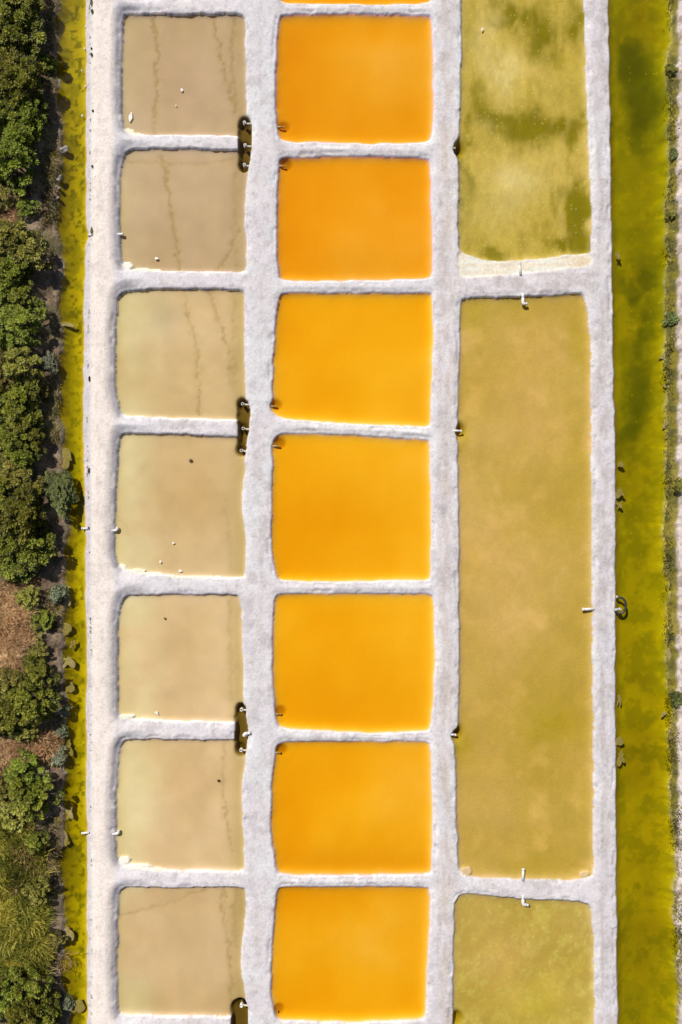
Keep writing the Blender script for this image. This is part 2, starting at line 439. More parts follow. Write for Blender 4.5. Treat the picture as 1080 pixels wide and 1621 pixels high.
# beds of the beige pans
wA = wet & inA
put(wA, C(.86, .70, .50))
put(wA * sstep(.40, .72, fbm(X, Y, 3.4, 121, 3)) * 0.75, C(.78, .615, .41))
put(wA * (PX < 262) * (1 - sstep(195, 262, PX)) * sstep(.3, .6, f3) * 0.7, C(.88, .80, .55))
put(wA * sstep(352, 386, PX) * 0.75, C(.60, .49, .22))
put(wA * (PY < 440) * 0.6, C(.64, .51, .41))
put(wA * (PY > 440) * (PY < 930) * 0.25, C(.78, .64, .40))
put(wA * blob(255, 500, 26, 30) * .6, C(.66, .61, .50))
put(wA * blob(310, 770, 60, 90) * .5, C(.74, .53, .28))
put(wA * blob(330, 1235, 60, 50) * .45, C(.72, .54, .33))
put(wA * blob(300, 130, 55, 60) * .4, C(.58, .44, .34))
put(wA * (1 - sstep(196, 275, PX + 40 * soft2)) * sstep(.25, .6, f3) * (PY > 440) * .8, C(.90, .84, .62))
put(wA * (1 - sstep(186, 208, PX)) * .5, C(.80, .70, .36))
put(wA * np.clip(track, 0, 1) * 0.5, C(.52, .40, .21))
put(wA * np.clip(trench, 0, 1) * 0.85, C(.36, .27, .10))
mulc(wA, C(.92, .90, .95)); mulc(wA * (PY > 930) * (PY < 1390), C(1.07, 1.07, 1.10)); mulc(wA * (PY > 1390), C(.96, .94, .93)); mulc(wA * (PY < 440), C(.99, .985, 1.0))
put((crust > 0.25), C(.86, .83, .72))
put((crust > 0.25) * sstep(.5, .65, f2) * .6, C(.84, .78, .55))
# orange brine beds
wB = wet & inB
put(wB, C(.87, .64, .5))
put(wB * sstep(.3, .8, fbm(X, Y, 6.5, 131, 1)) * 0.5, C(.82, .56, .5))
put(wB * (PY < 455) * .75, C(.84, .51, .80))
put(wB * sstep(1450, 1385, PY) * 0 if False else wB * blob(560, 1390, 160, 45) * .6, C(.68, .40, .4))
put(wB * blob(565, 425, 90, 40) * .5, C(.72, .46, .4))
put(wB * (1 - sstep(60, 430, PY)) * 0.55, C(.80, .56, .85))
put(wB * blob(560, 1470, 100, 80, 1, True) * .8, C(.82, .60, .92)); h += wB * blob(560, 1470, 100, 80, 1, True) * .05 * (h < -.12)
put(wB * blob(640, 1230, 50, 60) * .4, C(.85, .60, .9))
put(wB * pitB * .8, C(.50, .34, .30))
# olive pans on the right
wC = wet & inC
fine = fbm(X * 1.5, Y * .9, .5, 312, 4, .7)
streak = fbm(X * 2.2, Y * .8, 1.1, 310, 5, .62)
put(wC, C(.86, .63, .33))
edge = np.exp(-np.clip(-D['C1'], 0, 9) / .45) + np.exp(-np.clip(-D['C2'], 0, 9) / .6) + np.exp(-np.clip(-D['C3'], 0, 9) / .8)
put(wC * np.clip(edge, 0, 1) * sstep(.22, .62, f1 + .12) * np.where(PY > 440, .5, .8), C(.50, .40, .05))
put(wC * sstep(.35, .75, fbm(X * 1.6, Y * .7, 4.0, 141, 3)) * 0.45, C(.80, .57, .34))
put(wC * (PY < 440) * .6, C(.80, .67, .36))
put(wC * (PY < 440) * sstep(.48, .68, streak) * .5, C(.56, .46, .12))
for px, py, rx, ry, s_ in [(802,12,20,22,.9),(852,50,26,40,.75),(745,40,14,60,.35),(790,185,40,22,.8),(850,205,45,24,.85),(755,165,18,30,.5),(870,190,30,20,.5),(918,345,16,55,1.0),(912,200,12,40,.7),(880,320,30,30,.4),(900,385,30,16,.7),(780,400,22,10,.7),(735,250,8,18,.8),(738,300,8,90,.5),(915,30,14,60,.6)]:
    put(wC * sstep(.08, .80, blob(px, py, rx * 1.3, ry * 1.3, 1.0, True) * s_ * (.35 + 1.3 * streak)) * (.70 + .6 * fine), C(.31, .27, .012))
for px, py, rx, ry, s_ in [(798,110,32,38,.95),(805,275,40,30,.85),(780,35,16,26,.6),(770,330,40,50,.45),(760,60,20,35,.45),(845,290,30,24,.3),(765,200,14,16,.4)]:
    put(wC * blob(px, py, rx, ry, 1.0, True) * s_ * (.4 + 1.2 * streak), C(.88, .76, .66))
gl = wC * np.clip(1.6 * blob(800, 118, 22, 26) + .8 * blob(812, 285, 16, 14), 0, 1) * sstep(.52, .64, fbm(X * 3, Y * .7, .5, 151, 3)); put(gl, C(.92, .82, .72))
for px, py, rx, ry, s_ in [(745,500,20,30,.6),(920,540,20,60,.5),(870,1150,60,40,.75),(890,815,20,20,.4),(740,700,12,22,.8),(740,1175,14,30,.9),(915,700,25,120,.4),(830,480,90,18,.45),(830,1370,90,16,.4),(760,1340,30,40,.3)]:
    put(wC * blob(px, py, rx, ry, 1.0, True) * s_ * (.6 + .7 * f2), C(.60, .47, .07))
for px, py, rx, ry, s_ in [(820,640,70,110,.5),(830,880,80,60,.4),(800,980,60,60,.5),(770,860,30,90,.4)]:
    put(wC * blob(px, py, rx, ry) * s_, C(.84, .60, .39))
put(wC * (PY > 1400) * .5, C(.70, .54, .24))
put(wC * (PY > 1400) * sstep(.40, .74, .6 * f2 + .4 * fine) * .5, C(.86, .76, .36))
put(wC * blob(800, 1520, 50, 60) * .8, C(.84, .60, .33))
put(wC * (PY > 1400) * blob(850, 1590, 60, 40) * .6, C(.82, .68, .18))
put(wC * (PY > 1400) * (hash01(np.round(X / .15), np.round(Y / .15), 9) > .8) * sstep(.48, .6, f2) * .35, C(.88, .82, .5))
mulc(wC * (PY > 1400), C(.92, .95, .92)); mulc(wC * (PY < 440), (np.clip(.74 + .30 * fine, 0, 1.1))[..., None] * np.ones(3)); mulc(wC * (PY > 440), (.87 + .10 * fine)[..., None] * C(.99, .98, 1.16))
put(beach, C(.80, .77, .66)); put(beach * sstep(.50, .60, fbm(X * .25, Y * 1.5, .35, 161, 3)) * .7, C(.78, .66, .50))
put(beach * blob(920, 418, 16, 10) * .8, C(.68, .52, .33))
# ditch beds
wL = wet & (D['LC'] < 0.1)
ml = fbm(X, Y, 0.9, 171, 5, 0.62)
put(wL, C(.72, .59, .30)); put(wL * sstep(.46, .60, ml) * .85, C(.44, .38, .15)); put(wL * sstep(.58, .70, fbm(X, Y, .26, 172, 3)) * .75, C(.18, .17, .09))
put(wL * (PY > 560) * (PY < 900) * .35, C(.46, .42, .14))
put(wL * sstep(-.35, -.02, X - xr) * .75, C(.70, .50, .38))
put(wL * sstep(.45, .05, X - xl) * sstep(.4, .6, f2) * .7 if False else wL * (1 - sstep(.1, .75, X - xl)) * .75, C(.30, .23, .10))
wR = wet & (D['RC'] < 0.1)
put(wR, C(.58, .49, .30)); put(wR * sstep(.42, .66, fbm(X, Y, 2.2, 181, 4)) * .5, C(.46, .42, .24))
mr = fbm(X, Y, 1.1, 184, 5, .65)
put(wR * sstep(.55, .7, fbm(X, Y, 5, 182, 3)) * .5, C(.66, .52, .3))
put(wR * sstep(.44, .64, mr) * .6, C(.32, .31, .15)); put(wR * (1 - sstep(250, 760, PY)) * .5, C(.40, .40, .24)); put(wR * sstep(.58, .72, fbm(X, Y, .45, 185, 4)) * .4, C(.70, .60, .3))
for px, py, rx, ry in [(1008,115,24,40),(1022,190,26,40),(1020,150,32,66),(1012,90,22,26),(1035,440,20,26),(1030,520,18,40),(1010,600,26,60),(1010,650,24,46),(1000,690,20,18),(1000,470,20,20)]:
    mk = blob(px, py, rx * 1.1, ry * 1.1, 2.0, True) * (.6 + .6 * fbm(X, Y, .5, 183, 4))
    put(wR * mk * .85, C(.17, .19, .12))
put(wR * (1 - sstep(0, .55, X - ql)) * .75, C(.40, .28, .17))
put(wR * (1 - sstep(0, .8, qr - X)) * .45 * sstep(.4, .6, f2), C(.25, .22, .08))
mulc(wR, C(.93, .94, .95))
speck = (hash01(np.round(X / .075), np.round(Y / .075), 7) > .993) & (PX > 1000) & wR & (f1 > .45)
put(speck * .6, C(.75, .7, .4))
speckC = (hash01(np.round(X / .075), np.round(Y / .075), 8) > .985) & wC & (PY < 400) & (f1 > .42)
put(speckC * .55, C(.85, .78, .62))
# crumbs and pebbles at the finest scale
hs = hash01(np.round(X / .075), np.round(Y / .075), 55)
dry = (~wet) & (PX > 125) & (PX < 990)
colr *= np.where(dry, 1 + (hs - .5) * .13 - .30 * (hs > .965) * sstep(.35, .6, f2) - .10 * sstep(.55, .75, fbm(X, Y, .3, 56, 3)), 1)[..., None]
# slow tonal drift everywhere
colr *= np.where(wB, 1.0, 0.93 + 0.14 * fbm(X, Y, 0.9, 191, 4))[..., None]
colr = np.clip(colr, 0.005, 0.92)
grain = np.where(isLB & (eB > 0), 1.6, grain); grain = np.where(isRB & (eR > 0), 1.7, grain)
rip = wC * (0.35 + 0.65 * sstep(900, 1150, PY) * (1 - sstep(1330, 1380, PY))) * (1 - .6 * edge.clip(0, 1))

# ------------------------------------------------------------------ materials
def new_mat(name):
    m_ = bpy.data.materials.new(name); m_.use_nodes = True
    nt = m_.node_tree; nt.nodes.clear()
    return m_, nt, nt.nodes.new('ShaderNodeOutputMaterial')
def N(nt, t, **kw):
    n = nt.nodes.new(t)
    for k, v in kw.items(): setattr(n, k, v)
    return n
def noise_node(nt, vec, scale, detail=4, rough_=.6):
    n = N(nt, 'ShaderNodeTexNoise'); n.inputs['Scale'].default_value = scale
    n.inputs['Detail'].default_value = detail; n.inputs['Roughness'].default_value = rough_
    nt.links.new(vec, n.inputs['Vector']); return n
def ramp(nt, fac, a, b, va=0.0, vb=1.0):
    n = N(nt, 'ShaderNodeMapRange'); n.inputs['From Min'].default_value = a; n.inputs['From Max'].default_value = b
    n.inputs['To Min'].default_value = va; n.inputs['To Max'].default_value = vb; n.clamp = True
    nt.links.new(fac, n.inputs['Value']); return n.outputs[0]
def math_node(nt, op, a, b):
    n = N(nt, 'ShaderNodeMath', operation=op)
    for i, v in enumerate((a, b)):
        if isinstance(v, (int, float)): n.inputs[i].default_value = v
        else: nt.links.new(v, n.inputs[i])
    return n.outputs[0]

def ground_material():
    m_, nt, out = new_mat('salt_earth')
    L = nt.links.new
    geo = N(nt, 'ShaderNodeNewGeometry'); vec = geo.outputs['Position']
    ca = N(nt, 'ShaderNodeAttribute', attribute_name='Col')
    ga = N(nt, 'ShaderNodeAttribute', attribute_name='grain')
    ra = N(nt, 'ShaderNodeAttribute', attribute_name='ripple')
    n1 = noise_node(nt, vec, 5.5, 5, .7); n2 = noise_node(nt, vec, 16, 3, .7)
    vo = N(nt, 'ShaderNodeTexVoronoi'); vo.inputs['Scale'].default_value = 7.0; L(vec, vo.inputs['Vector'])
    a = ramp(nt, n1.outputs['Fac'], .32, .68, -.10, .09)
    b = ramp(nt, n2.outputs['Fac'], .30, .70, -.10, .10)
    spk = ramp(nt, vo.outputs['Distance'], .05, .16, -.22, 0)
    sp2 = math_node(nt, 'MULTIPLY', spk, ramp(nt, n1.outputs['Fac'], .5, .6))
    s_ = math_node(nt, 'ADD', math_node(nt, 'ADD', a, b), sp2)
    f = math_node(nt, 'ADD', math_node(nt, 'MULTIPLY', s_, ga.outputs['Fac']), 1.0)
    # ripple marks in the silt
    wv = N(nt, 'ShaderNodeTexWave', wave_type='BANDS', bands_direction='Y'); wv.inputs['Scale'].default_value = 1.7
    wv.inputs['Distortion'].default_value = 11.0; wv.inputs['Detail'].default_value = 2.5; wv.inputs['Detail Scale'].default_value = 1.2
    L(vec, wv.inputs['Vector'])
    mx = N(nt, 'ShaderNodeMix', data_type='RGBA', blend_type='MULTIPLY'); mx.inputs['Factor'].default_value = 1
    cc = N(nt, 'ShaderNodeCombineColor')
    for i in range(3): L(f, cc.inputs[i])
    L(ca.outputs['Color'], mx.inputs['A']); L(cc.outputs[0], mx.inputs['B'])
    bs_ = N(nt, 'ShaderNodeBsdfPrincipled'); bs_.inputs['Roughness'].default_value = .9
    bs_.inputs['Specular IOR Level'].default_value = .15
    L(mx.outputs['Result'], bs_.inputs['Base Color'])
    hsum = math_node(nt, 'ADD', math_node(nt, 'MULTIPLY', n1.outputs['Fac'], .35), math_node(nt, 'MULTIPLY', n2.outputs['Fac'], .40))
    hgt = math_node(nt, 'ADD', math_node(nt, 'MULTIPLY', hsum, ga.outputs['Fac']), math_node(nt, 'MULTIPLY', math_node(nt, 'MULTIPLY', wv.outputs['Fac'], ra.outputs['Fac']), .13))
    bp = N(nt, 'ShaderNodeBump'); bp.inputs['Strength'].default_value = .65; bp.inputs['Distance'].default_value = .05
    L(hgt, bp.inputs['Height']); L(bp.outputs[0], bs_.inputs['Normal'])
    L(bs_.outputs[0], out.inputs['Surface'])
    return m_
GROUND = ground_material()

def terrain(name, i0, i1, label):
    n = i1 - i0 + 1
    xs, ys, zs = X[:, i0:i1 + 1], Y[:, i0:i1 + 1], h[:, i0:i1 + 1]
    v = np.stack([xs, ys, zs], -1).reshape(-1, 3)
    idx = np.arange(NY * n).reshape(NY, n)
    q = np.stack([idx[:-1, :-1], idx[:-1, 1:], idx[1:, 1:], idx[1:, :-1]], -1).reshape(-1, 4)
    me = bpy.data.meshes.new(name)
    me.vertices.add(len(v)); me.vertices.foreach_set('co', v.astype(np.float32).ravel())
    me.loops.add(q.size); me.loops.foreach_set('vertex_index', q.astype(np.int32).ravel())
    me.polygons.add(len(q)); me.polygons.foreach_set('loop_start', np.arange(0, q.size, 4, dtype=np.int32))
    me.polygons.foreach_set('use_smooth', np.ones(len(q), dtype=bool))
    me.update(calc_edges=True)
    a = me.color_attributes.new('Col', 'FLOAT_COLOR', 'POINT')
    c4 = np.ones((len(v), 4), np.float32); c4[:, :3] = colr[:, i0:i1 + 1].reshape(-1, 3)
    a.data.foreach_set('color', c4.ravel())
    for nm, arr in (('grain', grain), ('ripple', rip)):
        at = me.attributes.new(nm, 'FLOAT', 'POINT'); at.data.foreach_set('value', arr[:, i0:i1 + 1].astype(np.float32).ravel())
    o = link_mesh(name, me, GROUND)
    tag(o, label, None, None, 'structure')
    return o
iL = int(np.searchsorted(gx, (118 - CX) / S)); iR = int(np.searchsorted(gx, (1015 - CX) / S))
terrain('scrub_bank', 0, iL, 'brown scrubby earth bank under the shrubs along the left edge')
terrain('salt_dike', iL, iR, 'pale lavender grey network of salty earth dikes and paths between the pans')
terrain('gravel_bank', iR, NX - 1, 'pinkish gravel track and mossy margin along the right edge')

def ground_z(x, y):
    i = int(np.clip(np.searchsorted(gx, x), 0, NX - 1)); j = int(np.clip(np.searchsorted(gy, y), 0, NY - 1))
    return float(h[j, i])

# ------------------------------------------------------------------ water
def water_material(name, sig, wave=3.0, bump=.06, rgh=.04):
    """clear surface over absorbing brine: sig = absorption per metre (r, g, b)"""
    m_, nt, out = new_mat(name); L = nt.links.new
    geo = N(nt, 'ShaderNodeNewGeometry')
    n = noise_node(nt, geo.outputs['Position'], wave, 3, .55)
    bp = N(nt, 'ShaderNodeBump'); bp.inputs['Strength'].default_value = bump; bp.inputs['Distance'].default_value = .1
    L(n.outputs['Fac'], bp.inputs['Height'])
    fr = N(nt, 'ShaderNodeFresnel'); fr.inputs['IOR'].default_value = 1.33; L(bp.outputs[0], fr.inputs['Normal'])
    tr = N(nt, 'ShaderNodeBsdfTransparent')
    gl_ = N(nt, 'ShaderNodeBsdfGlossy'); gl_.inputs['Roughness'].default_value = rgh; L(bp.outputs[0], gl_.inputs['Normal'])
    mx = N(nt, 'ShaderNodeMixShader'); L(fr.outputs[0], mx.inputs[0]); L(tr.outputs[0], mx.inputs[1]); L(gl_.outputs[0], mx.inputs[2])
    L(mx.outputs[0], out.inputs['Surface'])
    va = N(nt, 'ShaderNodeVolumeAbsorption'); dm = max(sig) * 1.02
    va.inputs['Density'].default_value = dm
    va.inputs['Color'].default_value = (1 - sig[0] / dm, 1 - sig[1] / dm, 1 - sig[2] / dm, 1)
    L(va.outputs[0], out.inputs['Volume'])
    return m_
W_A = water_material('beige_brine', (1.0, 1.2, 2.5))
W_B = water_material('orange_brine', (.30, 1.12, 10.5))
W_C = water_material('olive_brine', (.65, .80, 3.2), 6.0, .15)
W_L = water_material('yellow_ditch_water', (.75, .80, 9.0), 2.0, .03)
W_R = water_material('green_ditch_water', (.50, .58, 9.0), 2.0, .08)

def water_box(name, x0, x1, y0, y1, mat, label, group=None):
    v = [(x, y, z) for z in (-1.6, 0.0) for (x, y) in ((x0, y0), (x1, y0), (x1, y1), (x0, y1))]
    f = [(3, 2, 1, 0), (4, 5, 6, 7), (0, 1, 5, 4), (1, 2, 6, 5), (2, 3, 7, 6), (3, 0, 4, 7)]
    me = bpy.data.meshes.new(name); me.from_pydata(v, [], f); me.update()
    o = link_mesh(name, me, mat)
    tag(o, label, None, group, 'structure')
    return o
GA, GB, GC = 'beige salt pans down the left', 'orange brine pans down the middle', 'olive settling pans on the right'
LABELS = {
 'A0': ('beige salt pan cut off by the top edge of the picture', W_A, GA),
 'A12': ('uppermost beige salt pan pair, furrowed bed, joined round the end of its dike', W_A, GA),
 'A34': ('second beige salt pan pair from the top with brown stained lower bed', W_A, GA),
 'A56': ('third beige salt pan pair from the top, smooth and palest', W_A, GA),
 'A78': ('lowest beige salt pan, beside the lowest orange pan', W_A, GA),
 'B0': ('sliver of orange pan cut off by the top edge', W_B, GB),
 'B1': ('uppermost whole orange brine pan', W_B, GB),
 'B2': ('second whole orange brine pan from the top', W_B, GB),
 'B3': ('third whole orange brine pan from the top with slanting lower shore', W_B, GB),
 'B4': ('fourth whole orange brine pan from the top with slanting upper shore', W_B, GB),
 'B5': ('fifth whole orange brine pan from the top, deepest yellow orange', W_B, GB),
 'B6': ('sixth whole orange brine pan from the top, darker along its lower shore', W_B, GB),
 'B7': ('lowest orange brine pan with pale centre', W_B, GB),
 'B8': ('orange brine pan just beyond the bottom edge', W_B, GB),
 'C1': ('upper right olive pan with dark algae patches and white crust at its foot', W_C, GC),
 'C2': ('very long ochre pan in the middle of the right column', W_C, GC),
 'C3': ('bottom right mottled ochre pan cut off by the bottom edge', W_C, GC)}
for g, ks in GROUPS.items():
    pts = np.concatenate([POLY[k] for k in ks]); e = 0.16
    lab, mt, gr = LABELS[g]
    water_box('salt_pan', pts[:, 0].min() - e, pts[:, 0].max() + e, pts[:, 1].min() - e, pts[:, 1].max() + e, mt, lab, gr)
water_box('ditch_water', LC_L[1].min() - .9, LC_R[1].max() + .25, -400, 400, W_L, 'yellow algae mottled water of the narrow ditch beside the shrubs')
water_box('canal_water', RC_L[1].min() - .1, RC_R[1].max() + 1.0, -400, 400, W_R, 'olive green water of the wide canal on the right')

# ------------------------------------------------------------------ pipes
def simple_mat(name, c, rgh=.5, var=.25, scale=9.0, c2=None, bump=.2, spec=.4):
    m_, nt, out = new_mat(name); L = nt.links.new
    tc = N(nt, 'ShaderNodeTexCoord')
    n = noise_node(nt, tc.outputs['Object'], scale, 4, .65)
    c2 = c2 or tuple(x * (1 - var) for x in c)
    mx = N(nt, 'ShaderNodeMix', data_type='RGBA')
    mx.inputs['A'].default_value = (*c, 1); mx.inputs['B'].default_value = (*c2, 1)
    L(ramp(nt, n.outputs['Fac'], .38, .62), mx.inputs['Factor'])
    b = N(nt, 'ShaderNodeBsdfPrincipled'); b.inputs['Roughness'].default_value = rgh; b.inputs['Specular IOR Level'].default_value = spec
    L(mx.outputs['Result'], b.inputs['Base Color'])
    bp = N(nt, 'ShaderNodeBump'); bp.inputs['Strength'].default_value = bump; bp.inputs['Distance'].default_value = .02
    L(n.outputs['Fac'], bp.inputs['Height']); L(bp.outputs[0], b.inputs['Normal'])
    L(b.outputs[0], out.inputs['Surface']); return m_
PVC = simple_mat('white_pvc', (.82, .80, .77), .35, .12)
PVC_OLD = simple_mat('stained_pvc', (.66, .58, .46), .5, .3)
PVC_BRINE = simple_mat('brine_stained_pvc', (.55, .40, .22), .6, .3)
HOSE = simple_mat('black_hose', (.055, .055, .055), .3, .3)
STEEL = simple_mat('steel_clamp', (.5, .5, .5), .3, .3)

def tube(name, pts, r, mat, parent, seg=12, wall=0.014):
    """hollow pipe along pts (local coordinates), open ends with a wall"""
    bm = bmesh.new(); pts = [Vector(p) for p in pts]; rings = []
    up = Vector((0.13, 0.21, 0.97))
    for k, p in enumerate(pts):
        a = pts[min(k + 1, len(pts) - 1)] - pts[max(k - 1, 0)]
        a.normalize()
        s_ = a.cross(up)
        if s_.length < .2: s_ = a.cross(Vector((1, 0, 0)))
        s_.normalize(); t_ = s_.cross(a)
        rr = []
        for rad in (r, r - wall):
            rr.append([bm.verts.new(p + s_ * math.cos(2 * math.pi * i / seg) * rad + t_ * math.sin(2 * math.pi * i / seg) * rad) for i in range(seg)])
        rings.append(rr)
    for k in range(len(rings) - 1):
        for i in range(seg):
            j = (i + 1) % seg
            bm.faces.new((rings[k][0][i], rings[k][0][j], rings[k + 1][0][j], rings[k + 1][0][i])).smooth = True
            bm.faces.new((rings[k][1][j], rings[k][1][i], rings[k + 1][1][i], rings[k + 1][1][j])).smooth = True
    for rr in (rings[0], rings[-1]):
        for i in range(seg):
            j = (i + 1) % seg
            bm.faces.new((rr[0][i], rr[1][i], rr[1][j], rr[0][j]))
    bmesh.ops.recalc_face_normals(bm, faces=bm.faces)
    me = bpy.data.meshes.new(name); bm.to_mesh(me); bm.free()
    return link_mesh(name, me, mat, parent)

def bend(a, corner, b, r=.1, n=5):
    """polyline a -> corner -> b with a rounded elbow"""
    a, c, b = Vector(a), Vector(corner), Vector(b)
    p = c + (a - c).normalized() * r; q = c + (b - c).normalized() * r
    out = [a]
    for i in range(n + 1):
        t = i / n; out.append(p * (1 - t) ** 2 + c * 2 * t * (1 - t) + q * t * t)
    return out + [b]

def standpipe(px, py, reach, label):
    x, y, _ = P(px, py, .16)
    t = empty('drain_pipe', (x, y, -.45))
    sp_ = tube('standpipe', [(0, 0, 0), (0, 0, .61)], .092, PVC, t, 14, .022)
    tube('collar', [(0, 0, .30), (0, 0, .37)], .110, PVC_OLD, sp_, 14, .016)
    tube('outlet_pipe', [(.09, -.03, .44), (reach / S, -.06, .47)], .06, PVC_OLD, t)
    tag(t, label, 'drain pipe', 'upright drain pipes standing in the trenches')
TN = {1: 'the uppermost trench', 2: 'the second trench from the top', 3: 'the third trench from the top', 4: 'the lowest trench'}
for px, py, rc, tr_, pos in [(387,193,14,1,'upper'),(388,229,14,1,'middle'),(387,260,11,1,'lower'),(384,639,12,2,'upper'),(385,678,13,2,'middle'),(382,713,13,2,'lower'),
                             (382,1124,11,3,'upper'),(381.5,1188,12,3,'lower'),(382,1593,13,4,'only visible')]:
    standpipe(px, py, rc, f'{pos} white upright drain pipe in {TN[tr_]} of the beige pans')

def elbow(name, pts_px, z, r, label, group, mat=PVC, zend=None):
    """pts_px: bank end, corner, free end"""
    a, c, b = [P(x, y, z) for x, y in pts_px]
    t = empty(name, (a[0], a[1], z))
    loc = lambda q: (q[0] - a[0], q[1] - a[1], 0)
    A_, C_, B_ = loc(a), loc(c), loc(b)
    if zend is not None: B_ = (B_[0], B_[1], zend)
    v = (Vector(C_) - Vector(A_))
    tube('pipe', [Vector(A_) , Vector(A_) + v * .55], r, mat, t)
    tube('elbow_joint', bend(Vector(A_) + v * .45, C_, Vector(C_) + (Vector(B_) - Vector(C_)) * .6, r * 1.3), r * 1.18, mat, t)
    tube('spout', [Vector(C_) + (Vector(B_) - Vector(C_)) * .5, B_], r, mat, t)
    tag(t, label, 'pipe', group)
def straight(name, p0, p1, z0, z1, r, label, group, mat=PVC):
    a, b = P(*p0, z0), P(*p1, z1)
    t = empty(name, a)
    v = Vector(b) - Vector(a)
    tube('pipe', [(0, 0, 0), v], r, mat, t)
    tube('collar', [v * .86, v * 1.0], r * 1.16, mat, t, 12, .02)
    tag(t, label, 'pipe', group)
GE = 'white elbow pipes poking out of the dikes'
elbow('elbow_pipe', [(828,464),(828,481),(835,481)], .12, .085, 'white L shaped pipe at the top of the long ochre pan', GE)
elbow('elbow_pipe', [(828,1416),(828,1431.5),(837,1433)], .12, .085, 'white L shaped pipe at the top of the bottom right pan', GE)
elbow('elbow_pipe', [(397,1160),(386.5,1162),(386.5,1165.5)], .16, .095, 'bright white elbow pipe between the drain pipes in the third trench', GE)
elbow('elbow_pipe', [(176,840),(185.5,839.5),(186,834)], .10, .075, 'small white elbow pipe on the left shore of the second beige pair', GE)
elbow('elbow_pipe', [(178,1320),(187.5,1319.5),(188,1314)], .10, .075, 'small white elbow pipe on the left shore of the third beige pair', GE)
elbow('elbow_pipe', [(185,371),(193,371),(195.5,370.5)], .10, .075, 'small white stub pipe on the left shore of the uppermost beige pair', GE)
GS = 'straight white overflow pipes'
straight('overflow_pipe', (824.5,436), (822,416), .12, .10, .085, 'straight white pipe lying across the crust beach of the upper right pan', GS)
straight('overflow_pipe', (828,1394), (828.5,1375.5), .10, .08, .085, 'straight white pipe at the foot of the long ochre pan', GS)
straight('overflow_pipe', (941,964), (922,964.5), .12, .10, .085, 'straight white pipe on the right shore of the long ochre pan opposite the black hose', GS)
straight('ditch_pipe', (148,371.5), (140,372.5), .10, .08, .085, 'white pipe stub in the notch of the yellow ditch', 'pipes into the yellow ditch')
straight('ditch_pipe', (142,837), (129.5,836.5), .10, .08, .07, 'white pipe into the yellow ditch level with the second beige pair', 'pipes into the yellow ditch')
straight('ditch_pipe', (142,1318), (129.5,1319), .10, .08, .07, 'white pipe into the yellow ditch level with the third beige pair', 'pipes into the yellow ditch')
GO = 'half sunken pipe stubs in the orange pans'
for px, py, ln, n_ in [(439,201,12,'uppermost whole orange pan, low on its left shore'),(443,263,10,'second whole orange pan'),(429,643,10,'third whole orange pan'),(434,706,10,'fourth whole orange pan'),
                   (434,1130,12,'fifth whole orange pan'),(436,1191,9,'sixth whole orange pan'),(431,1601,10,'lowest orange pan')]:
    straight('sunken_pipe', (px - 3, py), (px + ln - 1, py + .6), -.02, -.10, .06, f'sunken pipe stub in the {n_}', GO, PVC_BRINE)
GN = 'pipe stubs in the notches of the right dike'
straight('notch_pipe', (712,235), (721,235), .04, .03, .07, 'dark notch pipe stub on the left shore of the upper right olive pan', GN, PVC_OLD)
straight('notch_pipe', (716,681.5), (731,682.5), .10, .03, .075, 'pale pipe stub in the upper notch on the left shore of the long ochre pan', GN, PVC)
straight('notch_pipe', (711,1162), (722,1163.5), .06, .03, .075, 'pale pipe stub in the lower notch on the left shore of the long ochre pan', GN, PVC)

# curved black hose with steel coupling hanging in the canal
hx, hy, _ = P(978, 958, .1)
hz = empty('suction_hose', (hx, hy, .06))
arc = []
for i in range(15):
    a_ = math.radians(118 - i * 228 / 14)
    arc.append((.10 + .36 * math.cos(a_) * (1 if a_ > -1.6 else 1), .0 + .50 * math.sin(a_), .10 + .10 * math.sin(i / 14 * math.pi)))
tube('hose', arc, .075, HOSE, hz)
tube('coupling', [(-.28, -.28, .20), (.06, -.22, .22)], .085, STEEL, hz)
tube('valve', [(.06, -.20, .16), (.06, -.20, .34)], .07, PVC, hz)
tube('hose_end', [(-.08, .44, .08), (-.06, .60, .10)], .06, PVC_OLD, hz)
tag(hz, 'curved black hose with steel coupling in the green canal by the right dike', 'hose')

# ------------------------------------------------------------------ lumps: salt, stones, algae mats
def lump_mesh(name, seed, flat=.5, rough_=.45, sub=3):
    bm = bmesh.new(); bmesh.ops.create_icosphere(bm, subdivisions=sub, radius=1)
    r_ = random.Random(seed)
    dirs = [(Vector((r_.uniform(-1, 1), r_.uniform(-1, 1), r_.uniform(-1, 1))).normalized(), r_.uniform(.3, 1), r_.uniform(2, 6)) for _ in range(12)]
    for v in bm.verts:
        s_ = 1.0
        for d_, a_, f_ in dirs: s_ += rough_ * a_ * .22 * math.sin(f_ * v.co.dot(d_) + a_ * 9)
        v.co *= s_; v.co.z *= flat
    me = bpy.data.meshes.new(name); bm.to_mesh(me); bm.free(); return me
SALT = simple_mat('white_salt', (.88, .86, .82), .6, .06, 20, bump=.5)
STONE = simple_mat('grey_stone', (.40, .37, .33), .85, .4, 8, bump=.6)
ALGAE = simple_mat('floating_algae', (.38, .29, .05), .8, .3, 5, c2=(.11, .09, .02), bump=1.0)
ALGAE_PALE = simple_mat('pale_algae', (.46, .37, .13), .8, .3, 5, c2=(.16, .13, .04), bump=1.0)
lumps = [lump_mesh('lump', i * 5 + 1, .45, .8) for i in range(6)] + [lump_mesh('lump', i * 5 + 3, .45, 2.4, 4) for i in range(6)]
